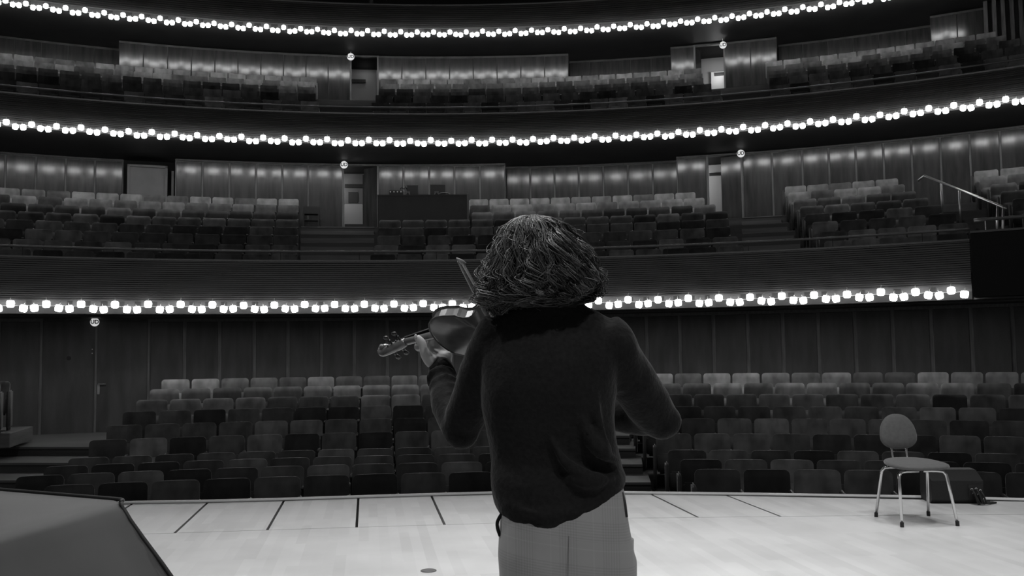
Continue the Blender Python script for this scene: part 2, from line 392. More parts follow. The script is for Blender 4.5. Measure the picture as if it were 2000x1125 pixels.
def proj(p):
    y = p.y * math.cos(PITCH) + (p.z - H) * math.sin(PITCH); z = -p.y * math.sin(PITCH) + (p.z - H) * math.cos(PITCH)
    u = F * p.x / y; v = -F * z / y; c, s = math.cos(ROLL), math.sin(ROLL)
    return 1000 + u * c + v * s, 562.5 - u * s + v * c
def lamp_row(which, t0, dth, n, R, z, r, back, stop=None, dz_low=.083, single=(-90, 2200)):
    g, cp, st = glass_mesh(r), cap_mesh(r), stem_mesh(r, back)
    wire = []; k = 0; rest = []
    for i in range(-4, n + 2):
        for j, (fr, low, tilt) in enumerate(((0, 0, 0), (.36, 1, .18), (.665, 1, -.18))):
            th = t0 + (i + fr) * dth
            if stop and th > stop: continue
            jit = R_.uniform(-1, 1)
            zz = z - low * dz_low + jit * .012
            pos = pol(R - .004, th, zz); px, py = proj(pos)
            if px < -70 or px > 2110 or py < -40: continue
            wire.append(pol(R, th, zz - r * .55) if low == 0 else pol(R, th, zz + r * .75))
            rot = Matrix.Translation(pos) @ Matrix.Rotation(-th, 4, 'Z') @ Matrix.Rotation(tilt + jit * .05, 4, 'Y')
            if not single[0] <= px <= single[1]:
                rest.append(rot); continue
            o = empty('globe_lamp'); o.matrix_world = rot; k += 1
            link('glass_globe', g, o); link('cap', cp, o); link('stem', st, o)
            tag(o, f"lit opal glass globe lamp, {ordn(k - 1)} from the left of the {which} lamp string" + ("'s middle part" if rest or single[0] > 0 else ''), 'lamp', which + ' string of globe lamps')
    w = MB().tube(wire, .006, 4).build('lamp_cable', m_wire)
    tag(w, f'thin pale cable linking the lamps of the {which} string', 'cable')
    if rest:
        vs, fs, mi = [], [], []
        for me, slot in ((g, 0), (cp, 1), (st, 2)):
            V = [v.co.copy() for v in me.vertices]; P = [tuple(p.vertices) for p in me.polygons]
            for Mx in rest:
                o_ = len(vs); vs += [tuple(Mx @ v) for v in V]; fs += [tuple(a + o_ for a in p) for p in P]; mi += [slot] * len(P)
        me = bpy.data.meshes.new('lamps'); me.from_pydata(vs, [], fs)
        for m in (m_glass, m_cap, m_wire): me.materials.append(m)
        me.polygons.foreach_set('material_index', mi); me.update(); me.shade_smooth()
        tag(link('globe_lamps', me), f'small lit globe lamps along both outer ends of the {which} string', 'lamps', kind='stuff')

def balcony(tag_, R, zb, zt, nsl, th0, th1, soff, rail_z, depth_floor, mslat=m_slat, tilt=0.):
    """slatted front, sill, soffit of a balcony"""
    root = empty('wall_balcony_' + tag_); struct(root)
    MB().arc([(R + .03, zb - .1), (R + .03, zt), (R + .10, zt), (R + .10, zb - .1)], th0, th1, 70).build('backing', m_slatback, root)
    hgt = (zt - zb) / nsl
    for i in range(nsl):
        za = zb + i * hgt
        MB().arc([(R - .014, za + hgt * .22), (R - .004, za + hgt * .95), (R + .028, za + hgt * .95), (R + .028, za + hgt * .22)], th0, th1, 80).build('slat', mslat, root)
    MB().arc([(R - .02, zt), (R - .02, zt + .03), (R + .22, zt + .03), (R + .22, zt)], th0, th1, 80).build('sill', m_rail, root)
    MB().arc([(R + .03, soff[0][1] - .0), (R + .03, zb - .0), (R + .09, zb - .0), (R + .09, soff[0][1])], th0, th1, 80).build('fascia', m_fascia, root)
    pr = [(a, b) for a, b in soff] + [(a, b + .08) for a, b in reversed(soff)]
    MB().arc(pr, th0 - .02, th1 + .06, 80).build('soffit', m_soffit, root)
    if rail_z:
        pts = [pol(R + .03, th0 + (th1 - th0) * i / 80, rail_z) for i in range(81)]
        MB().tube(pts, .022, 6).build('handrail', m_rail, root, True)
        nb = 14
        for i in range(nb):
            th = th0 + (th1 - th0) * (i + .5) / nb
            MB().tube([pol(R + .06, th, zt + .02), pol(R + .03, th, rail_z)], .006, 5).build('rail_bracket', m_black, root)
    return root

# --- seats ---------------------------------------------------------------------------------------
def back_slab(w, z0, z1, thick, lean, wing, cr, nx=9, front=True):
    """upholstered backrest: curved plan, rounded top corners"""
    e = cr / w; xs = [-.5, -.5 + e * .08, -.5 + e * .3, -.5 + e * .6, -.5 + e, -.2, 0, .2, .5 - e, .5 - e * .6, .5 - e * .3, .5 - e * .08, .5]
    rows_ = []
    for sgn in (0, 1):
        grid = []
        for k in range(6):
            q = k / 5
            line = []
            for x in xs:
                ax = abs(x) * w
                edge = max(0, ax - (w / 2 - cr)) ; drop = cr - math.sqrt(max(cr * cr - edge * edge, 0)) if edge > 0 else 0
                ztop = z1 - drop
                z = z0 + (ztop - z0) * q
                y = lean * (z - z0) / (z1 - z0) - wing * (2 * x) ** 2
                bul = thick / 2 * (1 - .35 * abs(2 * x) ** 6) * (1 - .5 * q ** 8)
                line.append((x * w, y + (-bul if sgn == 0 else bul), z))
            grid.append(line)
        rows_.append(grid)
    mb = MB(); rings = []
    for k in range(6): rings.append(rows_[0][k] + rows_[1][k][::-1])
    mb.loft(rings); return mb
SEAT = {}
def seat_meshes(key, w):
    if key in SEAT: return SEAT[key]
    b = {t: back_slab(w * .925, .33, SEAT_H, .075, .07, .055, .055).mesh('backrest', seat_mat(t), True) for t in SEAT_TONES}
    cu = {t: bevel_box(w * .86, .09, .30, .03, 2, (0, -.12, .40)).mesh('seat_cushion', seat_mat(t), True) for t in SEAT_TONES}
    arm = bevel_box(.045, .34, .035, .012, 1, (w / 2 - .024, -.14, .585)).mesh('armrest', m_rail)
    leg = MB().box(w / 2 - .032, w / 2 - .004, -.26, .03, 0, .57).mesh('leg', m_black)
    bolt = MB().tube([(w / 2, -.313, .585), (w / 2, -.319, .585)], .009, 8).mesh('bolt', m_steel)
    for d in (b, cu):
        for me in d.values():
            me.shade_smooth()
    SEAT[key] = (b, cu, arm, leg, bolt); return SEAT[key]
def tone_pick(lit_bias):  # a higher value picks paler cloth, painting lamplight into the row
    r = R_.random() + lit_bias
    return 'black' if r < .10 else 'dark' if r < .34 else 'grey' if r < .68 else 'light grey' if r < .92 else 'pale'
NS = 0
def seat(key, w, pos, rz, label, group, lit_bias=0., end=None, parts=True, tone=None):
    global NS; NS += 1
    b, cu, arm, leg, bolt = seat_meshes(key, w); t = tone or tone_pick(lit_bias)
    o = empty(key + '_seat', pos, rz)
    link('backrest', b[t], o); link('seat_cushion', cu[t], o)
    if parts: link('armrest', arm, o); link('leg', leg, o)
    if end:
        me = end_panel_mesh(w); e = link('end_panel', me, o)
        if end > 0: e.location = (w, 0, 0)
        if end < 0 or True: pass
    tag(o, f"{t} upholstered seat, {label}", 'seat', group)
    return o
def end_panel_mesh(w):
    if 'end' not in SEAT:
        bm = bevel_box(.05, .42, .62, .02, 2, (-w / 2, -.16, .36)); SEAT['end'] = bm.mesh('end_panel', mat('end_panel_fabric', .05, .7, sheen=.2), True)
    return SEAT['end']
SW = .56
RN_L = ['front', 'second', 'third', 'fourth', 'fifth', 'sixth', 'seventh', 'eighth', 'ninth', 'back']
RN_R = ['front', 'second', 'third', 'fourth', 'fifth', 'sixth', 'seventh', 'eighth', 'back']
for side, i, c, z, x0, x1 in rows:
    ta = circ(x0, 800, RS, c)[0]; tb = circ(x1, 800, RS, c)[0]
    nn = int((tb - ta) * RS / SW + .3); dth = SW / RS
    zf = max(z - SEAT_H, -.88)
    zf = z - SEAT_H
    for j in range(nn):
        th = ta + (j + .5) * dth
        rn = (RN_L if side == 'L' else RN_R)[i]
        end = -1 if (side == 'R' and j == 0) else None
        seat('stalls', SW, pol(RS - .07, th, zf, c), -th,
             f"{ordn(j)} from left in the {rn} stalls row {'left' if side == 'L' else 'right'} of the aisle", 'stalls seats', lit_bias=(.20 if i > 6 else -.06), end=end)  # rearmost rows paler: light of the balcony lamps put into the cloth colour
# two seats beyond the left aisle
plz = .10
pp = on_z(5, 868, -.113); 
mb = bevel_box(1.5, 1.6, .24, .01, 1); o = mb.build('seat_plinth', m_step); 
seat_p = at(-2, 745, 16.4); o.location = (seat_p.x - .36, seat_p.y - .1, seat_p.z - SEAT_H - .12); tag(o, 'low pale wooden plinth under the seats left of the double door', 'plinth')
o.rotation_euler = (0, 0, .25)
seat('stalls', SW, (seat_p.x - .10, seat_p.y, seat_p.z - SEAT_H), .35, 'standing alone left of the double door, by the wall', 'stalls seats', end=1, tone='light grey')
seat_q = at(-16, 806, 15.7)
seat('stalls', SW, (seat_q.x - .16, seat_q.y, seat_p.z - SEAT_H), .35, 'cut by the left picture edge, nearer the stage', 'stalls seats', end=1, tone='light grey')

# --- lower balcony -------------------------------------------------------------------------------
R1 = 17.9
z_l3 = H + 1.003
z1top = circ(730, 511, R1)[1]; z1rail = circ(730, 491, R1)[1]; z1bot = circ(730, 588, R1)[1]
tE = circ(1896, 520, R1)[0]
balcony('lower', R1, z1bot, z1top, 20, TH0, tE, [(R1 + .08, zS + .02), (R1 + .4, zS + .02), (RW + .2, zS)], z1rail, None)
# plain side box at the right end of the lower balcony
mb = MB(); zt = circ(1900, 455, R1 - .25)[1]
root = empty('wall_side_box'); struct(root)
MB().arc([(R1 - .25, zS + .05), (R1 - .25, zt), (R1 + .3, zt), (R1 + .3, zS + .05)], tE + .002, TH1, 10).build('box_front', m_fascia, root)
MB().arc([(R1 - .27, zt), (R1 - .27, zt + .035), (R1 + .3, zt + .035), (R1 + .3, zt)], tE + .002, TH1, 10).build('sill', m_rail, root)
zr2 = circ(1930, 428, R1 - .1)[1]
tR2 = circ(1902, 430, R1 - .1)[0]
MB().tube([pol(R1 - .1, tR2 + (TH1 - tR2) * i / 10, zr2) for i in range(11)], .03, 6).build('handrail', m_rail, root, True)
for q in (.0, .35, .7): MB().tube([pol(R1 - .1, tR2 + .01 + (TH1 - tR2) * q, zr2), pol(R1 - .1, tR2 + .01 + (TH1 - tR2) * q, zt)], .01, 5).build('rail_bracket', m_steel, root)
lamp_row('lower', -.457, .6 / 18.562, 32, R1 - .13, z_l3, .067, .11, stop=tE - .003)
B1Y = [389, 401, 415, 429, 444, 460, 479, 497]
B1R = [24.7 - .8 * i for i in range(8)]
B1Z = [circ(562, y, r)[1] for y, r in zip(B1Y, B1R)]
fl = empty('floor_lower_balcony'); struct(fl)
zc = circ(562, 318, 25.4)[1]
zlast = B1Z[7] - SEAT_H
for i in range(8):
    zf = B1Z[i] - SEAT_H; Rr = B1R[i]
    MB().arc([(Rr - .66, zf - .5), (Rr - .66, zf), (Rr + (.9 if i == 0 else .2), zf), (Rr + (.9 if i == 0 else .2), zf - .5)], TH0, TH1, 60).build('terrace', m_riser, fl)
MB().arc([(R1 + .1, zlast - .25), (R1 + .1, zlast), (B1R[7], zlast), (B1R[7], zlast - .25)], TH0, TH1, 60).build('terrace', m_terr, fl)
# half steps in the aisles
for (xa, xb) in ((590, 733), (1452, 1530)):
    for i in range(8):
        zf = B1Z[i] - SEAT_H; Rr = B1R[i]
        xb2 = xb if xb < 1000 else 1530 + 12 * i
        MB().arc([(Rr - 1.0, zf - .30), (Rr - 1.0, zf - .145), (Rr - .66, zf - .145), (Rr - .66, zf - .30)], ths(xa, 400, Rr), ths(xb2, 400, Rr), 8).build('step', m_step, fl)
        MB().arc([(Rr - .67, zf - .02), (Rr - .67, zf + .006), (Rr - .30, zf + .006), (Rr - .30, zf - .02)], ths(xa, 400, Rr), ths(xb2, 400, Rr), 8).build('step', m_step, fl)
RN = ['top', 'second', 'third', 'fourth', 'fifth', 'sixth', 'seventh', 'bottom']
blk = {'left': ([-70] * 8, [585, 585, 584, 584, 583, 583, 582, 582]),
       'middle': ([915, 917, 920, 739, 737, 735, 729, 722], [1360, 1378, 1400, 1424, 1426, 1430, 1444, 1456]),
       'right': ([1533, 1540, 1550, 1562, 1572, 1585, 1600, 1612], [1757, 1770, 1792, 1817, 1843, 1873, 1895, 1890]),
       'far right': ([1903, 1915, 1935, 1955, 1978, 2005, 2030, 2060], [2075] * 8)}
for bn, (xa, xb) in blk.items():
    for i in range(8):
        Rr = B1R[i]; ta = ths(xa[i], B1Y[i], Rr); tb = ths(xb[i], B1Y[i], Rr)
        nn = int(round((tb - ta) * Rr / SW)); 
        if nn < 1: continue
        wd = (tb - ta) * Rr / nn if bn != 'left' and bn != 'far right' else SW
        for j in range(nn):
            th = tb - (nn - j - .5) * wd / Rr
            if bn == 'far right': th = ta + (j + .5) * SW / Rr
            seat('balcony', SW, pol(Rr - .07, th, B1Z[i] - SEAT_H), -th,
                 f"{ordn(j)} from left in the {RN[i]} row, {bn} lower balcony block", 'lower balcony seats', lit_bias=(.50 if i == 0 else .24 if i == 1 else -.04 if i < 4 else -.12), end=(-1 if bn in ('right', 'far right') and j == 0 else None))  # top rows paler: glow of the lamps overhead painted into the seat colour
# back wall of the lower balcony
R1W = 25.4
zf0 = B1Z[0] - SEAT_H
tt = lambda px: ths(px, 350, R1W)
pw = .69
panel_wall('wall_back_lower_balcony', R1W, zf0, zc, [(TH0, tt(240), .5), (tt(342), tt(602), 0), (tt(602), tt(670), 0), (tt(738), tt(987), 0), (tt(987), tt(1322), .5), (tt(1322), tt(1381), 0), (tt(1451), tt(1568), 0), (tt(1568), TH1, 0)], pw, m_panel, .05, .03, m_stile, toprail=m_wallback)
# pale blind box by the left
bl = empty('window_1'); struct(bl)
ta, tb = tt(248), tt(327); zb1 = circ(290, 321, R1W)[1]; thm = (ta + tb) / 2
bl.location = pol(R1W + .15, thm, zf0); bl.rotation_euler = (0, 0, -thm); wb = (tb - ta) * R1W
MB().box(-wb / 2 + .06, wb / 2 - .06, -.02, .03, .1, zb1 - zf0 - .06).build('blind', m_pale, bl)
for s in (-1, 1): MB().box(s * (wb / 2 - .03) - .03, s * (wb / 2 - .03) + .03, -.06, .3, 0, zb1 - zf0).build('frame_post', m_pale, bl)
MB().box(-wb / 2, wb / 2, -.06, .3, zb1 - zf0 - .06, zb1 - zf0).build('frame_head', m_pale, bl)
MB().box(wb / 2 + .10, wb / 2 + .16, .1, .16, 0, zb1 - zf0 - .1).build('side_post', m_stile, bl)
MB().arc([(R1W + .55, zf0), (R1W + .55, zc), (R1W + .6, zc), (R1W + .6, zf0)], tt(238), tt(345), 6).build('wall_behind_window', m_fascia); struct(bpy.data.objects['wall_behind_window'])

def lit_door(name, R, pxa, pxb, py, z0, z1, leaf_from, leaf_w, swing, power, light_off, items):
    ta, tb = ths(pxa, py, R), ths(pxb, py, R); thm = (ta + tb) / 2; W = (tb - ta) * R
    d = empty(name, pol(R, thm, z0), -thm); struct(d); hh = z1 - z0
    for s in (-1, 1): MB().box(s * W / 2 - .025, s * W / 2 + .025, -.02, .1, 0, hh).build('jamb', m_stile, d)
    MB().box(-W / 2, W / 2, -.02, .1, hh - .05, hh).build('door_head', m_wallback, d)
    # corridor behind: side walls, back wall, ceiling, floor
    dd = 1.5
    MB().box(-W / 2 - .6, W / 2 + .6, dd, dd + .05, -.05, hh).build('corridor_wall', m_corr, d)
    MB().box(-W / 2 - .65, W / 2 + .65, .1, dd + .05, hh, hh + .05).build('corridor_ceiling', m_fascia, d)
    MB().box(-W / 2 - .65, W / 2 + .65, 0, dd + .05, -.06, 0).build('corridor_floor', m_step, d)
    for s in (-1, 1): MB().box(s * (W / 2 + .62) - .02, s * (W / 2 + .62) + .02, .1, dd, 0, hh).build('corridor_side', m_corr, d)
    lf = empty('door_leaf'); lf.parent = d; lf.location = (leaf_from * W, .06, 0); lf.rotation_euler = (0, 0, swing)
    MB().box(0, leaf_w * W, -.02, .02, .01, hh - .06).build('leaf_board', m_panel, lf)
    l = bpy.data.lights.new('corridor_lamp', 'POINT'); l.energy = power; l.shadow_soft_size = .08; lo = bpy.data.objects.new('corridor_lamp', l); COL.objects.link(lo); lo.parent = d; lo.location = light_off
    for nm, b, m in items: MB().box(*b).build(nm, m, d)
    return d
W0 = 1.0
zdoor = circ(700, 452, R1W)[1]
lit_door('door_2', R1W, 670, 738, 380, zdoor, zc, .5, .52, math.radians(140), 10, (-.85, .9, 1.5), [
    ('transom', (-.50, .02, 1.38, 1.42, 1.46, 1.56), m_black), ('corridor_post', (.02, .07, 1.2, 1.28, 0, 1.8), m_darkgrey), ('shelf_front', (-.5, .3, 1.30, 1.38, .30, .38), m_black), ('upper_wall', (-.6, .6, 1.46, 1.49, .98, 2.1), m_pale),
    ('wall_print', (-.40, -.12, 1.44, 1.46, 1.02, 1.34), m_darkgrey), ('pale_board', (-.5, .0, 1.40, 1.44, .38, .98), m_corr), ('lit_pane', (.09, .24, 1.42, 1.46, .38, 1.02), mat('lit_pane', .8, .5, emit=.75))])
zdoor3 = circ(1400, 440, R1W)[1]
lit_door('door_3', R1W, 1383, 1450, 380, zdoor3, zc + .0, .5, .62, math.radians(168), 12, (-.9, .8, 1.5), [
    ('transom', (-.5, .3, 1.38, 1.42, 1.60, 1.68), m_black), ('corridor_post', (-.12, -.02, .5, .58, 0, 1.9), m_panel)])

# --- middle balcony ------------------------------------------------------------------------------
R2 = 23.4; k2 = .882
z_l2 = H + 6.228 * k2
z2top = circ(560, 219, R2)[1]; z2rail = circ(560, 205, R2)[1]; z2bot = circ(560, 270, R2)[1]
z2s = circ(870, 281.5, R2)[1]
balcony('middle', R2, z2bot, z2top, 15, TH0, TH1, [(R2 + .08, z2s), (R1W + .05, zc + .02), (R1W + .8, zc)], z2rail, None)
lamp_row('middle', -.47, .6 / 26.535, 50, R2 - .13, z_l2, .066, .11)
B2Y = [149.5, 159, 169, 182, 197]; B2R = [27.7 - .78 * i for i in range(5)]
B2Z = [circ(560, y, r)[1] for y, r in zip(B2Y, B2R)]
fl2 = empty('floor_upper_balcony'); struct(fl2)
for i in range(5):
    zf = B2Z[i] - SEAT_H; Rr = B2R[i]
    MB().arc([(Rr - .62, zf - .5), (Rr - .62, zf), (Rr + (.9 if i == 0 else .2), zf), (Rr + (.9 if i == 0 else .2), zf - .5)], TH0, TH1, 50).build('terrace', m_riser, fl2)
MB().arc([(R2 + .1, z2bot), (R2 + .1, z2bot + .1), (B2R[4], z2bot + .1), (B2R[4], z2bot)], TH0, TH1, 50).build('terrace', m_terr, fl2)
blk2 = [([-60] * 5, [620, 616, 616, 618, 623]), ([742, 747, 738, 732, 725], [1372, 1362, 1376, 1392, 1410]), ([1495, 1497, 1500, 1502, 1504], [1951, 1972, 1999, 2060, 2070])]
SW2 = .505
upper = {t: MB() for t in SEAT_TONES}
bs = back_slab(SW2 * .93, .33, SEAT_H, .075, .07, .055, .035, 7); cs = bevel_box(SW2 * .86, .09, .30, .03, 1, (0, -.12, .40)); lg = MB().box(SW2 / 2 - .015, SW2 / 2 + .015, -.26, .03, 0, .57)
for xa, xb in blk2:
    for i in range(5):
        Rr = B2R[i]; ta = ths(xa[i], B2Y[i], Rr); tb = ths(xb[i], B2Y[i], Rr); nn = int(round((tb - ta) * Rr / SW2)); dth = (tb - ta) / nn
        for j in range(nn):
            th = ta + (j + .5) * dth; Mx = Matrix.Translation(pol(Rr - .07, th, B2Z[i] - SEAT_H)) @ Matrix.Rotation(-th, 4, 'Z')
            t = tone_pick(.5 if i == 0 else .22 if i == 1 else -.04)  # rear rows paler here too, lamp glow painted into the cloth
            for q in (bs, cs, lg): upper[t].add([Mx @ Vector(p) for p in q.v], q.f)
me = bpy.data.meshes.new('upper_seats'); vs = []; fs = []; mi = []
for k, t in enumerate(SEAT_TONES):
    o_ = len(vs); vs += upper[t].v; fs += [tuple(a + o_ for a in f) for f in upper[t].f]; mi += [k] * len(upper[t].f); me.materials.append(seat_mat(t))
me.from_pydata(vs, [], fs); me.polygons.foreach_set('material_index', mi); me.update()
o = link('upper_balcony_seats', me); tag(o, 'rows of small upholstered seats filling the upper balcony under the top lamp string', 'seats', kind='stuff')
R2W = 28.4
zc2 = circ(870, 110, R2W)[1]; zf2 = B2Z[0] - SEAT_H
t2 = lambda px: ths(px, 120, R2W)
panel_wall('wall_back_upper_balcony', R2W, zf2, zc2, [(TH0, t2(232), .8), (t2(232), t2(684), 0), (t2(738), t2(1110), 0), (t2(1110), t2(1310), .8), (t2(1310), t2(1357), 0), (t2(1415), t2(1518), 0), (t2(1518), t2(1820), .8), (t2(1820), t2(1926), 0)], .70, m_panel, .02, .03, m_panel_rough)
rib = empty('wall_ribbed_corner'); struct(rib)
MB().arc([(R2W - .2, zf2), (R2W - .2, zc2 + 1.5), (R2W - .1, zc2 + 1.5), (R2W - .1, zf2)], t2(1926), TH1 + .05, 12).build('backing', m_panel_rough, rib)
for i in range(9):
    th = t2(1931) + i * .0075
    MB().obox(pol(R2W - .3, th, (zf2 + zc2 + 1.5) / 2), Vector((math.cos(th), -math.sin(th), 0)) * .05, Vector((math.sin(th), math.cos(th), 0)) * .09, (0, 0, (zc2 + 1.5 - zf2) / 2)).build('rib', m_stile, rib)
lit_door('door_4', R2W, 685, 738, 150, zf2 - .05, zc2, .5, .9, math.radians(95), .5, (0, 1.2, 1.6), [('transom', (-.5, .0, 1.38, 1.42, 1.36, 1.46), m_black)])
lit_door('door_5', R2W, 1357, 1415, 130, zf2 - .5, zc2, -.5, .5, math.radians(70), 7, (.2, .9, 1.6), [('white_door', (-.02, .5, 1.3, 1.36, 0, 1.75), m_white), ('transom', (.08, .5, 1.26, 1.31, 1.62, 1.72), m_black)])

# --- top balcony ---------------------------------------------------------------------------------
R3 = 26.45; k3 = .797
z_l1 = H + 11.769 * k3
z3top = circ(870, 11, R3)[1]; z3bot = circ(870, 56, R3)[1]; z3s = circ(870, 66, R3)[1]
balcony('top', R3, z3bot, z3top, 12, TH0, TH1, [(R3 + .08, z3s), (R2W + .1, zc2 + .02), (R2W + 1.1, zc2)], None, None)
lamp_row('top', -.439, .6 / 33.196, 50, R3 - .13, z_l1, .062, .11, dz_low=.088, single=(494, 1289))
MB().arc([(36, 6), (36, 17), (36.3, 17), (36.3, 6)], -1.0, 1.0, 40).build('wall_back_top', m_void); struct(bpy.data.objects['wall_back_top'])
MB().box(-30, 30, -5, 40, 17, 17.3).build('ceiling', m_void); struct(bpy.data.objects['ceiling'])
p = circ(725, 6, R3 + .8); o = MB().tube([pol(R3 + .8, p[0], z3top - .3), pol(R3 + .8, p[0], z3top + 1.4)], .065, 10).build('top_post', m_stile, None, True); tag(o, 'slim grey post rising above the top balcony front', 'post')
p = circ(753, -1, R3 + .6); o = empty('ceiling_spotlight', pol(R3 + .6, p[0], p[1] + .02), -p[0])
MB().lathe([(.01, 0), (.05, 0), (.06, .1), (.05, .22), (.01, .25)], 12).build('housing', m_black, o, True)
mb = MB(); mb.lathe([(.005, -.012), (.042, -.01), (.042, .002), (.005, .003)], 12); mb.build('lens', mat('spot_lens', .9, .3, emit=3), o)
MB().tube([(0, 0, .24), (0, .0, 17 - p[1])], .012, 6).build('rod', m_black, o)
tag(o, 'small bright spotlight at the top picture edge above the top balcony', 'spotlight')

# exit signs
exit_sign(185, 629, RW - .35, zS, 'round lit exit sign above the stalls double door at left')
exit_sign(672, 322, R1W - .35, zc, 'round lit exit sign beside the narrow lit doorway of the lower balcony', .10)
exit_sign(1447, 300, R1W - .35, zc, 'round lit exit sign above the right doorway of the lower balcony', .10)
exit_sign(685, 111, R2W - .35, zc2, 'round lit exit sign at the dark doorway of the upper balcony', .11)
exit_sign(1412, 88, R2W - .35, zc2, 'round lit exit sign above the white door of the upper balcony', .105)
#PART2
# ------------------------------------------------------------------ things in the lower balcony
th0, th1_ = ths(737, 400, 23.3), ths(912, 400, 23.3); thm = (th0 + th1_) / 2; Rd = 23.3
zt = circ(825, 380, Rd)[1]; Wd = (th1_ - th0) * Rd; zb_ = B1Z[3] - SEAT_H
desk = empty('control_desk', pol(Rd, thm, zb_), -thm); hd = zt - zb_
MB().box(-Wd / 2, Wd / 2, 0, .04, 0, hd).build('front_panel', m_desk, desk)
MB().box(-Wd / 2 - .005, Wd / 2 + .005, -.012, 1.0, hd - .035, hd).build('desk_top', m_desk, desk)
for s in (-1, 1): MB().box(s * (Wd / 2 - .02) - .02, s * (Wd / 2 - .02) + .02, .04, 1.0, .45, hd - .035).build('side_panel', m_desk, desk)
MB().box(Wd / 2, Wd / 2 + .05, -.03, .06, 0, hd + .02).build('corner_post', m_stile, desk)
tag(desk, 'wide dark control desk standing among the lower balcony seats', 'desk')
def desk_at(px, py=379): # a point on the desk top
    th, z = circ(px, py, Rd + .35); return pol(Rd + .35, th, zt)
for (px, wpx, hpx, lab) in ((806, 22, 20, 'black monitor with cables hanging on it, left on the control desk'), (855, 30, 21, 'black monitor with a coiled cable, right on the control desk')):
    k = 24.8 / F; o = empty('monitor', desk_at(px), -thm)
    bevel_box(wpx * k, .05, hpx * k, .008, 1, (0, 0, hpx * k / 2 + .04)).build('screen', m_black, o)
    MB().box(-.04, .04, .0, .05, .01, .12).build('neck', m_black, o)
    MB().lathe([(.005, 0), (.12, 0), (.11, .012), (.02, .02)], 14).build('foot', m_black, o)
    tag(o, lab, 'monitor')
o = empty('mixer_box', desk_at(774), -thm)
bevel_box(.36, .25, .17, .02, 1, (0, 0, .085)).build('case', m_black, o)
for i in range(4): MB().tube([(-.14 + .09 * i, -.126, .11), (-.14 + .09 * i, -.145, .11)], .016, 8).build('knob', m_steel, o)
MB().tube([(.1, -.05, .17), (.13, -.05, .24), (.2, -.03, .2), (.24, -.02, .27), (.27, 0, .2)], .018, 6).build('cable_coil', m_black, o, True)
tag(o, 'black equipment box with bright knobs at the left of the control desk', 'equipment')
o = empty('coiled_cable', desk_at(868), -thm); pts = [(.14 * math.cos(a * .5) * (1 - a * .012), -.06 + .02 * math.sin(a), .05 + .04 * abs(math.sin(a * .5))) for a in range(26)]
MB().tube(pts, .014, 6).build('cable_loop', m_stile, o, True); tag(o, 'small pale coil of cable lying beside the right monitor', 'cable')
for px, lab in ((797, 'small pale document stand in front of the left monitor'), (853, 'small pale document stand in front of the right monitor')):
    pt = desk_at(px); d = Vector((math.sin(thm), math.cos(thm), 0)); o = empty('document_stand', pt - d * .16, -thm)
    for s in (-1, 1): MB().obox((s * .045, 0, .05), (.014, 0, 0), (0, .012, 0), (-s * .02, 0, .05)).build('stand_leg', m_pale, o)
    MB().obox((0, 0, .098), (.055, 0, 0), (0, .014, 0), (0, 0, .012)).build('stand_plate', m_pale, o)
    tag(o, lab, 'stand')
# dark bag on a balcony seat
th, z = circ(940, 412, B1R[1] - .05); o = empty('black_bag', pol(B1R[1] + .2, th, z - .03), -th)
mb = MB(); prof = [(-.2, 0), (.23, 0), (.22, .07), (.05, .13), (-.17, .21), (-.2, .1)]
n_ = len(prof); mb.add([(x, -.09 * (1 - .3 * zz), zz) for x, zz in prof] + [(x, .09 * (1 - .3 * zz), zz) for x, zz in prof], [tuple(range(n_)), tuple(range(2 * n_ - 1, n_ - 1, -1))] + [(i, n_ + i, n_ + (i + 1) % n_, (i + 1) % n_) for i in range(n_)])
mb.build('bag_body', m_rubber, o); MB().tube([(-.15, -.075, .13), (-.02, -.095, .10), (.15, -.09, .085)], .006, 5).build('strap', m_darkgrey, o)
tag(o, 'black wedge shaped bag lying on a seat right of the control desk', 'bag')
# open rack beside the doorway
ta_, tb_ = ths(592, 430, 24.9), ths(624, 430, 24.9); zA = circ(608, 405, 24.9)[1]; zB = circ(608, 452, 24.9)[1]; wr = (tb_ - ta_) * 24.9; hr = zA - zB
o = empty('open_rack', pol(24.9, (ta_ + tb_) / 2, zB), -(ta_ + tb_) / 2)
for sx in (-1, 1):
    for sy in (-.12, .12): MB().box(sx * (wr / 2 - .02) - .02, sx * (wr / 2 - .02) + .02, sy - .02, sy + .02, 0, hr).build('upright', m_black, o)
MB().box(-wr / 2, wr / 2, -.15, .15, hr * .70, hr).build('top_case', m_black, o)
for q in (.45, .22): MB().box(-wr / 2, wr / 2, -.13, .13, hr * q - .012, hr * q + .012).build('shelf', m_black, o)
tag(o, 'small black open rack with two shelves beside the narrow lit doorway', 'rack')
# handrail in the right hand aisle
a = at(1806, 343, 22.6); b = at(1960, 405, 17.6)
o = empty('aisle_handrail', (0, 0, 0))
MB().tube([a + Vector((-.15, .05, -.12)), a, a.lerp(b, .5), b, b + Vector((.03, -.03, -.04))], .026, 8).build('rail', m_steel, o, True)
for q, h_ in ((.25, .85), (.5, .85), (.94, .72), (.998, .72)):
    pt = a.lerp(b, q); MB().tube([pt, pt + Vector((-.05 if q > .9 else 0, 0, -h_))], .022, 8).build('rail_post', m_steel, o, True)
tag(o, 'sloping steel handrail on posts down the right hand balcony aisle', 'handrail')

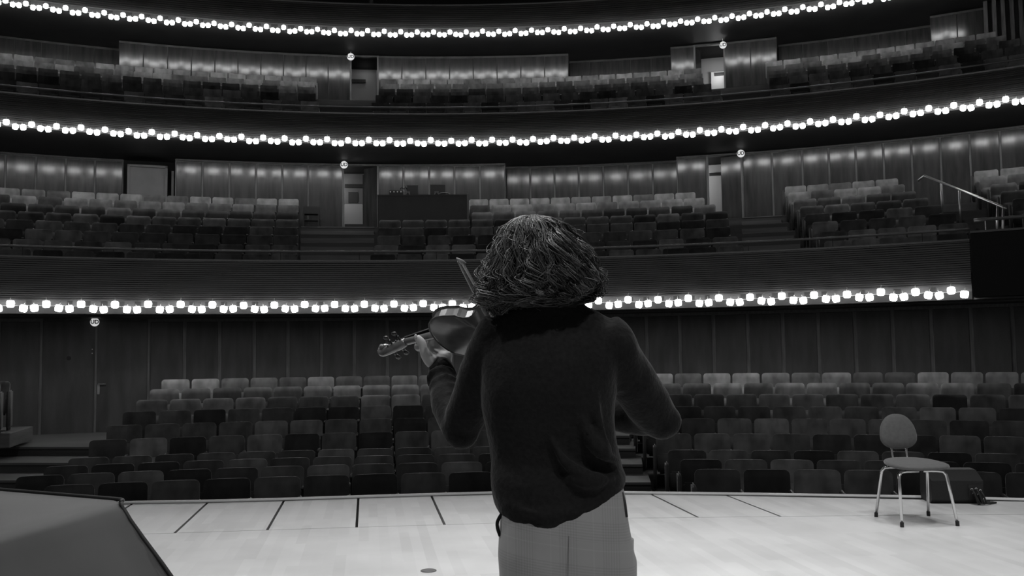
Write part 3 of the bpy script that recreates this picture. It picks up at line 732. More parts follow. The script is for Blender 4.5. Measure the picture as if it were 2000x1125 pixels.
# ------------------------------------------------------------------ stage chair
m_pad = mat('chair_fabric', .10, .8, noise=.1, nscale=40, sheen=.3)
ch = empty('stage_chair', (3.135, 7.655, 0), .05)
def pad(outline, z0, th, dome, name, M_):
    mb = MB(); n_ = len(outline); rings = []
    for sc, zz in ((.9, 0), (.985, .006), (1, th * .4), (.985, th * .75), (.93, th * .95), (.6, th + dome), (.2, th + dome * 1.3)):
        rings.append([M_ @ Vector((x * sc, y * sc, z0 + zz)) for x, y in outline])
    mb.loft(rings); return mb.build(name, m_pad, ch, True)
def rounded(w0, w1, d, n_=40, e=2.6):
    out = []
    for i in range(n_):
        t = 2 * math.pi * i / n_; c, s = math.cos(t), math.sin(t)
        x = math.copysign(abs(c) ** (2 / e), c); y = math.copysign(abs(s) ** (2 / e), s)
        out.append((x * (w0 + (w1 - w0) * (y + 1) / 2) / 2, y * d / 2))
    return out
pad(rounded(.49, .38, .50), .432, .035, .008, 'seat', Matrix.Rotation(math.radians(2.5), 4, 'X'))
Mb = Matrix.Translation((-.0, .245, .68)) @ Matrix.Rotation(math.radians(78), 4, 'X')
pad(rounded(.35, .24, .285, 40, 2.4), -.02, .035, .006, 'backrest', Mb)
for sx in (-1, 1):
    for fy, ty in ((-.235, -.13), (.225, .13)):
        x = sx * .215
        MB().tube([(0.02 * sx, ty, .405), (sx * .12, ty * 1.05, .405), (sx * .165, ty * 1.12, .40), (sx * .185, ty * 1.2, .375), (sx * .19, ty * 1.25, .34), (x, fy, .02)], .0115, 10).build('leg', m_chrome, ch, True)
        MB().tube([(x * .998, fy * .998, .035), (x * 1.003, fy * 1.003, 0)], .015, 8).build('foot_cap', m_rubber, ch)
    MB().tube([(sx * .055, .05, .41), (sx * .056, .17, .408), (sx * .057, .215, .43), (sx * .06, .235, .50), (sx * .062, .258, .66)], .009, 8).build('back_upright', m_chrome, ch, True)
MB().box(-.13, .13, -.15, .15, .408, .424).build('under_frame', m_black, ch)
tag(ch, 'grey padded stage chair on chrome legs at the right of the stage', 'chair')

# ------------------------------------------------------------------ floor monitor loudspeaker
p0 = on_z(1862, 982, 0); sp = empty('floor_loudspeaker', (p0.x + .02, p0.y + .06, 0), -.10)
prof = [(-.09, 0), (.16, 0), (.19, .08), (.16, .27), (.02, .275), (-.14, .20), (-.13, .04)]
n_ = len(prof); mb = MB(); wv = .215
mb.add([(-wv, y, z) for y, z in prof] + [(wv, y, z) for y, z in prof], [tuple(range(n_)), tuple(range(2 * n_ - 1, n_ - 1, -1))] + [(i, n_ + i, n_ + (i + 1) % n_, (i + 1) % n_) for i in range(n_)])
m_spk = mat('speaker_paint', .011, .55, noise=.2, nscale=60)
mb.build('cabinet', m_spk, sp)
MB().obox((0, .09, .276), (wv * .98, 0, 0), (0, .068, .001), (0, 0, .003)).build('top_carpet', mat('speaker_top', .07, .8), sp)
MB().box(.09, .20, -.142, -.13, .06, .17).build('connector_panel', m_black, sp)
for i, (x, z) in enumerate(((.11, .13), (.145, .135), (.18, .12), (.125, .095), (.165, .085))):
    MB().tube([(x, -.135, z), (x, -.165, z)], .011, 8).build('plug', m_chrome, sp)
    MB().tube([(x, -.165, z), (x + .01, -.20, z - .03), (x + .03, -.21, .02), (x + .06 + .01 * i, -.15, .009), (.29 + .01 * i, -.02 - .02 * i, .009)], .0075, 6).build('cable', m_rubber, sp, True)
tag(sp, 'black wedge loudspeaker with plugged cables behind the grey stage chair', 'loudspeaker')

# ------------------------------------------------------------------ covered box in the left foreground
m_cover = mat('cover_cloth', .058, .55, noise=.12, nscale=3, sheen=.15, bump=.15)
m_pipe = mat('cover_piping', .008, .6)
cv = empty('fitted_cover', (-1.6, 2.6, 0))
A_ = at(252, 979, 2.9); B_ = at(-40, 963.5, 3.22); D_ = at(-40, 1074, 2.28)
ztop = A_.z; B_.z = D_.z = ztop
far = B_ + (D_ - A_) * 1.0; G_ = B_.lerp(D_, .5) + (B_ - A_) * 1.2
top_pts = [A_, B_, B_ + (B_ - A_) * 2.0, D_ + (B_ - A_) * 1.9 + (D_ - A_) * .1, D_ + (D_ - A_) * .6]
cen = sum(top_pts, Vector()) / len(top_pts)
def ring_of(scale_out, z, n_=96, rad=.05):
    # rounded polygon
    pts = []; P_ = [Vector((p.x, p.y)) for p in top_pts]; m_ = len(P_)
    for i in range(m_):
        a, b, c = P_[i - 1], P_[i], P_[(i + 1) % m_]
        d0 = (a - b).normalized(); d1 = (c - b).normalized()
        for k in range(7):
            t = k / 6; q = (b + d0 * rad * (1 - t)).lerp(b + d1 * rad * t, t) if False else ((b + d0 * rad) * (1 - t) ** 2 + b * 2 * t * (1 - t) + (b + d1 * rad) * t ** 2)
            pts.append(q)
        for k in range(1, 9):
            t = k / 9; e0 = b + d1 * rad; e1 = c - d1 * rad; pts.append(e0.lerp(e1, t))
    out = []
    cc = Vector((cen.x, cen.y))
    for i, q in enumerate(pts):
        dr = (q - cc).normalized(); wob = 1 + .18 * math.sin(i * 1.3) + .12 * math.sin(i * .55 + 1)
        q2 = q + dr * scale_out * wob
        out.append(Vector((q2.x, q2.y, z)))
    return out
def shrink(r, k, z): return [Vector((cen.x + (p.x - cen.x) * k, cen.y + (p.y - cen.y) * k, z)) for p in r]
base = ring_of(0, ztop)
mb = MB(); rings = [shrink(base, .02, ztop + .004), shrink(base, .5, ztop + .004), shrink(base, .9, ztop + .003), shrink(base, .97, ztop + .001), shrink(base, .99, ztop - .005), shrink(base, 1.0, ztop - .014)]
for q, so in ((.02, .005), (.05, .02), (.1, .05), (.18, .10), (.3, .17), (.45, .22), (.62, .24), (.78, .245)):
    rings.append(ring_of(so, ztop - q))
mb.loft(rings); mb.build('cloth', m_cover, cv, True)
cv_off = cv.location.copy()
k0 = [i for i, p in enumerate(base)]
pip = [p + Vector((0, 0, .004)) for p in shrink(base, .995, ztop)]
ic = max(range(len(base)), key=lambda i_: sum(proj(r[i_])[0] for r in rings[6:11]))
path = pip[ic:20] if ic < 20 else pip[ic:] + pip[:20]
MB().tube(path, .0065, 6).build('piping', m_pipe, cv, True)
MB().tube([pip[ic]] + [r[ic] for r in rings[5:]], .007, 6).build('piping', m_pipe, cv, True)
for ch_ in cv.children: ch_.location = -cv_off
tag(cv, 'large box under a fitted dark grey cover with black piping', 'covered box')
#PART3
# ------------------------------------------------------------------ the violinist
def grow(mb, voxel, smooth, m, name, parent, noise=None):
    """join overlapping closed shapes into one continuous surface"""
    me = mb.mesh('tmp', None); o = link('tmp', me)
    r = o.modifiers.new('r', 'REMESH'); r.mode = 'VOXEL'; r.voxel_size = voxel; r.use_smooth_shade = True
    sm = o.modifiers.new('s', 'SMOOTH'); sm.iterations = smooth; sm.factor = .5
    if noise:
        for k, (sc, st) in enumerate(noise):
            t = bpy.data.textures.new('fold', 'CLOUDS'); t.noise_scale = sc; t.noise_depth = 1
            d = o.modifiers.new('d%d' % k, 'DISPLACE'); d.texture = t; d.strength = st; d.mid_level = .5; d.texture_coords = 'LOCAL'
    dg = bpy.context.evaluated_depsgraph_get(); me2 = bpy.data.meshes.new_from_object(o.evaluated_get(dg))
    bpy.data.objects.remove(o)
    me2.materials.clear(); me2.materials.append(m); me2.shade_smooth()
    return link(name, me2, parent)
def oval(c, hw, hd, z=None, n_=36, e=2.3, zf=None):
    out = []
    for i in range(n_):
        t = 2 * math.pi * i / n_; a, b = math.cos(t), math.sin(t)
        x = c[0] + math.copysign(abs(a) ** (2 / e), a) * hw; y = c[1] + math.copysign(abs(b) ** (2 / e), b) * hd
        out.append(Vector((x, y, zf(x, y) if zf else z)))
    return out
PD = 2.50                                                 # distance of the standing figure
person = empty('person', (.12, PD, 0))
def XZ(px, py, d=PD): return at(px, py, d)
m_skin = mat('skin', .42, .5, noise=.06, nscale=20, spec=.4)
m_wool = mat('dark_wool', .013, .9, noise=.25, nscale=90, sheen=.10, bump=.25, spec=.15)
def rings_px(tab, e=2.3):
    rr = []
    for py, xl, xr, dc, hd in tab:
        a = XZ(xl, py, dc); b = XZ(xr, py, dc)
        rr.append(oval(((a.x + b.x) / 2, dc), (b.x - a.x) / 2, hd, (a.z + b.z) / 2, e=e))
    return rr
# arms: joints in space
SL, EL, WL = XZ(968, 672, 2.50), XZ(900, 838, 2.63), XZ(860, 718, 2.83)
SR, ER = XZ(1192, 684, 2.50), XZ(1283, 812, 2.68)
FROG = XZ(1043, 782, 2.90)
WR = FROG.lerp(ER, .30) + Vector((0, 0, .02))
sw = MB()
tab = [(1000, 985, 1208, 2.5, .125)]
torso = rings_px([(574, 1026, 1122, 2.485, .055), (588, 1016, 1134, 2.49, .062), (600, 1000, 1146, 2.495, .070), (612, 978, 1168, 2.50, .078), (624, 958, 1194, 2.505, .088), (640, 944, 1213, 2.505, .10),
                  (670, 938, 1217, 2.50, .117), (710, 938, 1211, 2.495, .130), (750, 939, 1206, 2.495, .134), (790, 941, 1203, 2.50, .133), (830, 946, 1203, 2.51, .128), (870, 954, 1207, 2.515, .124), (900, 960, 1212, 2.52, .122)])
HEM = [(940, 1005), (975, 1030), (1005, 1066), (1040, 1082), (1100, 1074), (1150, 1040), (1190, 990), (1216, 957), (1240, 932)]
def hem_y(px):
    for (a, b), (c, d) in zip(HEM, HEM[1:]):
        if a <= px <= c: return b + (d - b) * (px - a) / (c - a)
    return HEM[0][1] if px < 940 else HEM[-1][1]
def hem_ring(t, hw_k, xl, xr):
    a = XZ(xl, 950); b = XZ(xr, 950); cx = (a.x + b.x) / 2; hw = (b.x - a.x) / 2 * hw_k
    def zf(x, y):
        px = 1000 + x * F / PD; return XZ(px, 900 + (hem_y(px) - 900) * t).z
    return oval((cx, 2.51), hw, .128 * hw_k, zf=zf)
torso += [hem_ring(.25, 1.0, 962, 1216), hem_ring(.5, 1.01, 965, 1220), hem_ring(.66, 1.01, 968, 1219), hem_ring(.74, .98, 970, 1217), hem_ring(.80, .94, 972, 1216), hem_ring(.9, .935, 972, 1216), hem_ring(1.0, .935, 972, 1216), hem_ring(.97, .86, 974, 1214)]
sw.loft(torso)
def limb(mb, pts, rad, n_=16): 
    mb.tube(pts, rad, n_)
def bez(pts, k=6):
    """Catmull-Rom through the joints"""
    P_ = [pts[0] * 2 - pts[1]] + list(pts) + [pts[-1] * 2 - pts[-2]]; out = []
    for i in range(1, len(P_) - 2):
        for j in range(k):
            t = j / k; a, b, c, d = P_[i - 1], P_[i], P_[i + 1], P_[i + 2]
            out.append(.5 * ((2 * b) + (c - a) * t + (2 * a - 5 * b + 4 * c - d) * t * t + (3 * b - a - 3 * c + d) * t ** 3))
    return out + [pts[-1]]
def lerps(v, n_):
    out = []
    for i in range(n_):
        x = i / (n_ - 1) * (len(v) - 1); k = min(int(x), len(v) - 2); out.append(v[k] + (v[k + 1] - v[k]) * (x - k))
    return out
# right sleeve
inner = XZ(1165, 655, 2.49)
ps = [inner, SR, SR.lerp(ER, .5), ER + Vector((.0, .0, -.002))]
c_ = bez(ps, 6); limb(sw, c_, lerps([.075, .078, .068, .062, .060], len(c_)), 18)
fa = ER.lerp(WR, .45) + Vector((0, 0, -.012))
c_ = bez([ER + Vector((.004, -.004, .006)), fa, WR], 6); limb(sw, c_, lerps([.062, .056, .048, .036], len(c_)), 18)
sw.ball(ER + Vector((.012, -.004, -.012)), .058, .056, .052, 16, 10)
# left sleeve
ps = [XZ(985, 650, 2.49), SL, SL.lerp(EL, .55) + Vector((-.002, 0, 0)), EL]
c_ = bez(ps, 6); limb(sw, c_, lerps([.07, .07, .066, .058, .054], len(c_)), 18)
c_ = bez([EL + Vector((.0, 0, -.0)), EL.lerp(WL, .5) + Vector((-.012, 0, 0)), WL.lerp(EL, .06)], 8); limb(sw, c_, lerps([.054, .052, .050, .044, .036, .036], len(c_)), 18)
sw.ball(EL + Vector((.002, -.004, -.008)), .052, .052, .050, 16, 10)
# gathered folds: rings round the left forearm, a draped ridge at the right flank and over the hem
for q in (.38, .52, .66, .8):
    p = EL.lerp(WL, q) + Vector((-.008, 0, 0)); ax = (WL - EL).normalized(); a = ax.orthogonal().normalized(); b = ax.cross(a)
    rr = .047 - .012 * q + .004; tl = R_.uniform(-.25, .25)
    pts = [p + (a * math.cos(u) + b * math.sin(u)) * rr + ax * (tl * rr * math.sin(u)) for u in [2 * math.pi * i / 20 for i in range(21)]]
    sw.tube(pts, .0075, 6)
def ridge(pxs, r0, k=5):
    c_ = bez([XZ(x, y, d) for x, y, d in pxs], k); n_ = len(c_)
    sw.tube(c_, [max(.002, r0 * math.sin(math.pi * (i + .4) / (n_ - .2))) for i in range(n_)], 8)
ridge([(1130, 790, 2.385), (1150, 850, 2.383), (1185, 890, 2.40), (1214, 900, 2.45)], .016)
ridge([(1070, 850, 2.376), (1110, 910, 2.378), (1165, 935, 2.39), (1216, 930, 2.45)], .016)
ridge([(1095, 930, 2.376), (1150, 945, 2.38), (1205, 930, 2.42)], .012)
ridge([(985, 985, 2.42), (1040, 1003, 2.386), (1100, 1003, 2.386), (1150, 985, 2.40), (1205, 940, 2.44)], .013)
ridge([(1165, 720, 2.40), (1163, 780, 2.392), (1175, 840, 2.395), (1195, 880, 2.41)], .012)
ridge([(1215, 760, 2.50), (1240, 800, 2.62), (1275, 852, 2.66)], .012)
sweater = grow(sw, .0075, 5, m_wool, 'sweater', person, [(.06, .006), (.16, .014)])
# ribbed collar
cen_c = XZ(1076, 584, 2.475)
cr_ = [oval((cen_c.x, 2.478), .064 + .004 * k, .056 + .004 * k, cen_c.z + dz) for k, dz in ((2.2, -.022), (2.0, -.008), (1.2, .006), (.4, .018), (-.4, .018))]
cr_ = [[Vector((p.x, p.y, p.z - (p.x - cen_c.x) * .05)) for p in r] for r in cr_]
collar = MB().loft(cr_).build('collar', m_wool, sweater, True)
# cuff of the left sleeve
ax = (WL - EL).normalized(); a = ax.orthogonal().normalized(); b = ax.cross(a)
MB().loft([[WL.lerp(EL, -.02 + .06 * k) + (a * math.cos(2 * math.pi * i / 24) + b * math.sin(2 * math.pi * i / 24)) * rr for i in range(24)] for k, rr in ((0, .031), (0.1, .036), (1.5, .0375), (3.2, .039))]).build('cuff', m_wool, sweater, True)

# trousers
def plaid():
    m = bpy.data.materials.new('checked_cloth'); m.use_nodes = True; nt = m.node_tree; b = nt.nodes['Principled BSDF']
    tc = nt.nodes.new('ShaderNodeTexCoord'); sx = nt.nodes.new('ShaderNodeSeparateXYZ'); nt.links.new(tc.outputs['Object'], sx.inputs[0])
    def wave(axis, freq, thr, off=0.):
        a = nt.nodes.new('ShaderNodeMath'); a.operation = 'MULTIPLY_ADD'; a.inputs[1].default_value = freq; a.inputs[2].default_value = off; nt.links.new(axis, a.inputs[0])
        f = nt.nodes.new('ShaderNodeMath'); f.operation = 'FRACT'; nt.links.new(a.outputs[0], f.inputs[0])
        g = nt.nodes.new('ShaderNodeMath'); g.operation = 'LESS_THAN'; g.inputs[1].default_value = thr; nt.links.new(f.outputs[0], g.inputs[0]); return g.outputs[0]
    def mul(a, c, k=1.):
        q = nt.nodes.new('ShaderNodeMath'); q.operation = 'MULTIPLY'; nt.links.new(a, q.inputs[0])
        if c is None: q.inputs[1].default_value = k
        else: nt.links.new(c, q.inputs[1])
        return q.outputs[0]
    def add(a, c):
        q = nt.nodes.new('ShaderNodeMath'); q.operation = 'ADD'; nt.links.new(a, q.inputs[0]); nt.links.new(c, q.inputs[1]); return q.outputs[0]
    sk = nt.nodes.new('ShaderNodeMath'); sk.operation = 'MULTIPLY_ADD'; sk.inputs[1].default_value = .14; nt.links.new(sx.outputs['X'], sk.inputs[0]); nt.links.new(sx.outputs['Z'], sk.inputs[2])
    vz = sk.outputs[0]
    bx = mul(wave(sx.outputs['X'], 9.5, .45), wave(sx.outputs['X'], 150, .5)); bz = mul(wave(vz, 9.5, .45, .3), wave(vz, 150, .5))
    t = add(mul(add(bx, bz), None, -.028), mul(add(wave(sx.outputs['X'], 9.5, .03, .2), wave(vz, 9.5, .03, .5)), None, .022))
    q = nt.nodes.new('ShaderNodeMath'); q.operation = 'ADD'; q.inputs[1].default_value = .30; nt.links.new(t, q.inputs[0]); nt.links.new(q.outputs[0], b.inputs['Base Color'])
    b.inputs['Roughness'].default_value = .85; b.inputs['Sheen Weight'].default_value = .15
    return m
m_trous = plaid()
tr = MB()
tr.loft(rings_px([(925, 990, 1205, 2.5, .10), (955, 984, 1217, 2.5, .112), (990, 978, 1224, 2.5, .118), (1030, 975, 1230, 2.5, .124), (1080, 972, 1238, 2.505, .128), (1125, 974, 1243, 2.51, .128), (1165, 978, 1246, 2.51, .12)], 2.4))
for s, hx in ((-1, 1042), (1, 1178)):
    hp = XZ(hx, 1090, 2.51); kn = Vector((hp.x + s * .01, 2.54, .46)); an = Vector((hp.x + s * .03, 2.50, .06))
    c_ = bez([hp, kn, an], 6); limb(tr, c_, lerps([.086, .082, .072, .062, .06], len(c_)), 18)
trousers = grow(tr, .008, 4, m_trous, 'trousers', person, [(.12, .008)])
# belt loop tab and side pockets
for pts in ([(1213, 962, 2.455), (1219, 985, 2.45), (1222, 1010, 2.45)], ):
    MB().tube([XZ(*p) for p in pts], [(.004, .007)] * 3, 6).build('pocket_edge', mat('pocket_lining', .03, .8), trousers, True)
MB().tube(bez([XZ(982, 1000, 2.47), XZ(972, 1018, 2.468), XZ(972, 1032, 2.466), XZ(977, 1047, 2.465)], 4), .0045, 8).build('pocket_edge', m_wool, trousers, True)
MB().tube([XZ(1111, 1047, 2.3745), XZ(1110, 1085, 2.3715), XZ(1109, 1125, 2.373)], .0009, 5).build('centre_seam', mat('seam_thread', .16, .9), trousers)
for s, hx in ((-1, 1042), (1, 1178)):
    x = XZ(hx, 1090, 2.51).x + s * .03
    sh = MB(); sh.loft([oval((x, 2.56), .045 * k, .135 * k2, zz, 20) for k, k2, zz in ((.9, .97, 0), (1, 1, .012), (1, .99, .03), (.92, .8, .06), (.8, .55, .085))]); sh.build('shoe', m_black, person, True)

# violin ------------------------------------------------------------------------------------------
YW, PW = .977, -.148; VA = Vector((-math.sin(YW) * math.cos(PW), math.cos(YW) * math.cos(PW), math.sin(PW))); CH = Vector((.072, 2.607, 1.446))
r0_ = Vector((math.cos(YW), math.sin(YW), 0)); up_ = r0_.cross(VA); up_ = up_ if up_.z > 0 else -up_
tv = .683; VN = (up_ * math.cos(tv) + r0_ * math.sin(tv)).normalized(); VB = (up_ * math.sin(tv) - r0_ * math.cos(tv)).normalized()
def V(s, b, n_): return CH + VA * s + VB * b + VN * n_
violin = empty('violin', V(.18, 0, 0))
m_vback = mat('maple_back', .085, .25, noise=.35, scale=(1, 1, 1), nscale=18, spec=.5, coat=.4)
m_vrib = mat('maple_rib', .10, .22, noise=.2, nscale=30, coat=.5)
m_vtop = mat('spruce_top', .16, .3, noise=.2, nscale=20, coat=.3)
m_ebony = mat('ebony', .012, .3)
OUT = [(0, .0), (.004, .045), (.018, .078), (.045, .098), (.08, .104), (.115, .099), (.145, .088), (.158, .083), (.166, .072), (.178, .060), (.195, .055), (.213, .058), (.226, .067), (.232, .074), (.245, .077), (.268, .083), (.29, .084), (.312, .079), (.333, .064), (.347, .042), (.354, .018), (.356, 0)]
def outline(k=1., d=0.):
    o_ = [(s + (d if s > .17 else -d), b + d) for s, b in OUT]; return o_ + [(s, -b) for s, b in reversed(o_[1:-1])]
ol = outline()
def plate(n0, sgn, name, m_):
    mb = MB(); rings = []; big = outline(1, .003); cs_ = .178
    for k, h in ((1, 0), (1, .0035), (.95, .0045), (.8, .008), (.55, .012), (.25, .015), (.03, .0155)):
        rings.append([V(cs_ + (s - cs_) * k, b * k, n0 + sgn * h) for s, b in big])
    mb.loft(rings); return mb.build(name, m_, violin, True)
plate(0, -1, 'back_plate', m_vback); plate(.032, 1, 'top_plate', m_vtop)
mb = MB(); mb.loft([[V(s, b, h) for s, b in ol] for h in (0, .032)]); mb.build('ribs', m_vrib, violin)
for n0 in (-.002, .034):
    big = outline(1, .0035); mb = MB(); mb.tube([V(s, b, n0) for s, b in big + big[:1]], .0022, 6); mb.build('edge', mat('violin_edge', .03, .35), violin, True)
c_ = [V(s, 0, h) for s, h in ((.345, .020), (.37, .022), (.42, .021), (.475, .020), (.49, .019))]
mb = MB(); mb.tube(c_, [(.016, .020), (.0125, .0135), (.0115, .0115), (.0115, .0105), (.012, .011)], 14, flat=VB); mb.build('neck', m_vrib, violin, True)
mb = MB(); mb.loft([[V(s, w2, h), V(s, w2 * .5, h + .004), V(s, -w2 * .5, h + .004), V(s, -w2, h), V(s, -w2, h - .005), V(s, w2, h - .005)] for s, w2, h in ((.485, .012, .031), (.36, .016, .044), (.225, .021, .056))]); mb.build('fingerboard', m_ebony, violin)
# pegbox and scroll
mb = MB(); c_ = bez([V(.485, 0, .019), V(0.501, 0, .013), V(0.531, 0, .004), V(0.552, 0, -.003), V(0.566, 0, -.004), V(0.576, 0, .006), V(0.570, 0, .018), V(0.559, 0, .017), V(0.557, 0, .008)], 5)
mb.tube(c_, [(x_, x_ * 1.2) for x_ in lerps([.0125, .0145, .0140, .0125, .0115, .0105, .009, .0068, .005], len(c_))], 14, flat=VB); mb.build('scroll', m_vrib, violin, True)
for s in (-1, 1):
    mb = MB(); mb.tube([V(0.564, s * .010, .006), V(0.564, s * .020, .006)], [.011, .006], 12); mb.build('scroll_eye', m_vrib, violin, True)
mb = MB(); mb.tube([V(.497, 0, .033), V(0.511, 0, .028), V(0.538, 0, .017)], [(.006, .004)] * 3, 8, flat=VB); mb.build('peg_slot', m_ebony, violin)
for s, sg, h in ((.497, 1, .020), (.511, -1, .016), (.525, 1, .010), (.538, -1, .004)):
    mb = MB(); mb.tube([V(s, -sg * .017, h), V(s, sg * .022, h), V(s, sg * .028, h)], [.0028, .0036, .0055], 8)
    mb.tube([V(s, sg * .030, h), V(s + .002, sg * .044, h), V(s + .002, sg * .047, h)], [(.004, .004), (.010, .005), (.006, .004)], 10, flat=VA); mb.build('peg', m_ebony, violin, True)
for i, b in enumerate((-.012, -.004, .004, .012)):
    mb = MB(); mb.tube([V(.49, b * .55, .0355), V(.163, b, .066), V(.115, b * .8, .055)], .0005, 4); mb.build('string', m_chrome, violin)
mb = MB(); mb.loft([[V(.163 + d, b, h) for b, h in ((-.021, .046), (-.019, .058), (-.012, .065), (.012, .065), (.019, .058), (.021, .046))] for d in (-.002, .002)]); mb.build('bridge', m_vtop, violin)
mb = MB(); mb.loft([[V(s, w2, h), V(s, 0, h + .006), V(s, -w2, h), V(s, 0, h - .004)] for s, w2, h in ((.005, .010, .045), (.06, .015, .052), (.115, .021, .054))]); mb.build('tailpiece', m_ebony, violin)
mb = MB(); mb.tube([V(.03, .055, .055), V(.045, .03, .062), V(.05, .0, .058)], [(.028, .008), (.032, .008), (.018, .006)], 12, flat=VA); mb.build('chin_rest', m_ebony, violin, True)
for ch_ in violin.children: ch_.location = -violin.location
tag(violin, 'violin held at the player\'s left shoulder, seen from its back', 'violin')
# bow ---------------------------------------------------------------------------------------------
TIP = XZ(895, 511, 2.44); BD = (FROG - TIP).normalized(); side = BD.cross(Vector((0, 1, 0))).normalized()
if side.x > 0: side = -side
bow = empty('bow', TIP)
m_bow = mat('pale_bow_stick', .30, .35, coat=.3); m_bhair = mat('bow_hair', .55, .5)
off = -side
L_ = (FROG - TIP).length
mb = MB(); c_ = bez([TIP + side * .0, TIP + BD * (L_ * .3) + off * -.004, TIP + BD * (L_ * .7) + off * -.003, FROG + BD * .04], 6); mb.tube(c_, lerps([.0032, .0036, .004, .0043], len(c_)), 8); mb.build('stick', m_bow, bow, True)
mb = MB(); mb.tube([TIP - BD * .012 + off * .001, TIP + BD * .004 + off * .006, TIP + BD * .018 + off * .011], [(.002, .003), (.007, .004), (.006, .0038)], 8, flat=side); mb.build('tip_head', m_bow, bow, True)
mb = MB(); mb.tube([TIP + BD * .010 + off * .0075, FROG + off * .012], [(.0035, .0042)] * 2, 6, flat=side.cross(BD)); mb.build('hair_ribbon', m_bhair, bow)
mb = MB(); mb.obox(FROG + off * .012 + BD * .0, BD * .022, off * .010, BD.cross(off) * .006); mb.build('frog', m_ebony, bow)
for ch_ in bow.children: ch_.location = -bow.location
tag(bow, 'pale violin bow, its tip rising left of the player\'s hair', 'bow')

# body: head, neck, arms, hands, legs as one surface ------------------------------------------------
bd = MB()
HC = XZ(1048, 520, 2.50)
tilt = Matrix.Rotation(math.radians(14), 3, 'Y').to_4x4()      # head leans to the violin
turn = Matrix.Rotation(math.radians(38), 3, 'Z').to_4x4()
HR = (Matrix.Rotation(math.radians(-14), 4, 'Y') @ turn).to_3x3()
def hp_(x, y, z): return HC + HR @ Vector((x, y, z))
bd.ball(hp_(0, -.01, .02), .076, .095, .098, 20, 14, HR)
bd.ball(hp_(0, .035, -.055), .056, .06, .06, 16, 10, HR)
bd.ball(hp_(0, .062, -.095), .026, .024, .02, 12, 8, HR)
bd.tube([hp_(0, .088, .01), hp_(0, .106, -.028), hp_(0, .096, -.036)], [.008, .014, .009], 8)
for s in (-1, 1):
    bd.ball(hp_(s * .078, .0, -.02), .010, .020, .032, 10, 8, HR)
    bd.ball(hp_(s * .032, .078, .022), .020, .012, .008, 10, 6, HR)
    bd.ball(hp_(s * .040, .062, -.03), .022, .02, .018, 10, 6, HR)
bd.ball(hp_(0, .086, -.062), .024, .010, .006, 10, 6, HR); bd.ball(hp_(0, .085, -.073), .021, .010, .006, 10, 6, HR)
nb_ = XZ(1075, 600, 2.49); bd.tube([nb_ + Vector((0, 0, -.06)), nb_, HC + Vector((0, -.01, -.03))], [.062, .054, .056], 16)
bd.tube([XZ(1080, 1040, 2.5), XZ(1078, 850, 2.5), XZ(1078, 700, 2.5), nb_ + Vector((0, 0, -.03))], [.10, .10, .095, .05], 18)
for s_, e_, w_e in ((SL, EL, WL), (SR, ER, WR)):
    bd.tube([XZ(1078, 680, 2.5), s_], [.05, .05], 12); bd.tube(bez([s_, e_, w_e], 5), lerps([.044, .038, .030, .030, .026], 11), 14)
for s, hx in ((-1, 1042), (1, 1178)):
    hp = XZ(hx, 1090, 2.51); bd.tube(bez([hp + Vector((0, 0, .05)), Vector((hp.x + s * .01, 2.54, .46)), Vector((hp.x + s * .03, 2.50, .05))], 5), lerps([.08, .07, .055, .05, .035], 11), 14)
# left hand on the violin neck
Nc = lambda s, b=0, n_=0: V(s, b, .021 + n_)
wrist = WL + Vector((-.002, 0, .012))
kn = [XZ(846, 678, 2.875), XZ(855, 675, 2.89), XZ(865, 678, 2.895), XZ(873, 686, 2.885)]
for i, k_ in enumerate(kn):
    bd.tube([WL.lerp(EL, .25), wrist + (k_ - wrist) * .15, wrist.lerp(k_, .6), k_], [.024, .021, .0165, .0125], 12)
    s_ = .462 - .024 * i
    fpts = [k_, Nc(s_, -.034 - .004 * i, -.004), Nc(s_ + .002, -.030, .014), Nc(s_ + .004, -.016, .022), Nc(s_ + .004, -.004, .014)]
    c_ = bez(fpts, 4); bd.tube(c_, lerps([.0115, .0098, .0092, .0086, .0075], len(c_)), 10)
# heel of the palm towards the little finger
bd.tube([wrist + Vector((.008, 0, -.01)), XZ(872, 706, 2.84), XZ(876, 690, 2.855)], [.022, .017, .013], 12)
tb_ = [wrist + Vector((-.008, -.012, .0)), XZ(840, 702, 2.825), XZ(829, 687, 2.815), XZ(824, 670, 2.81), XZ(813, 657, 2.81)]
c_ = bez(tb_, 5); bd.tube(c_, lerps([.024, .022, .0175, .0125, .0128, .0098], len(c_)), 12)
# right hand round the frog
rd = (WR - FROG).normalized()
for i in range(4):
    q = FROG + BD * (-.035 + .02 * i)
    k_ = q + rd * .05 + Vector((0, 0, .022)); bd.tube([WR, WR.lerp(k_, .6), k_], [.024, .018, .012], 10)
    c_ = bez([k_, q + rd * .02 + Vector((0, .012, .026)), q + Vector((-.008, .018, .008)), q + Vector((-.006, .014, -.012))], 4); bd.tube(c_, lerps([.0105, .0095, .0085, .0075], len(c_)), 10)
c_ = bez([WR, FROG + rd * .05 + Vector((0, -.01, -.02)), FROG + rd * .018 + Vector((0, -.012, -.006)), FROG + Vector((0, -.010, .0))], 4); bd.tube(c_, lerps([.02, .015, .011, .009], len(c_)), 10)
body = grow(bd, .0042, 3, m_skin, 'body', person)
# eyes and nails are tiny parts of the body
for s in (-1, 1):
    e = MB(); e.ball(hp_(s * .031, .070, .008), .0115, .0115, .0115, 10, 8); e.build('eye', m_white, body, True)
nl = MB(); nl.ball(XZ(812, 657, 2.80), .0045, .002, .0065, 8, 6); nl.build('thumb_nail', mat('nail', .5, .3), body, True)
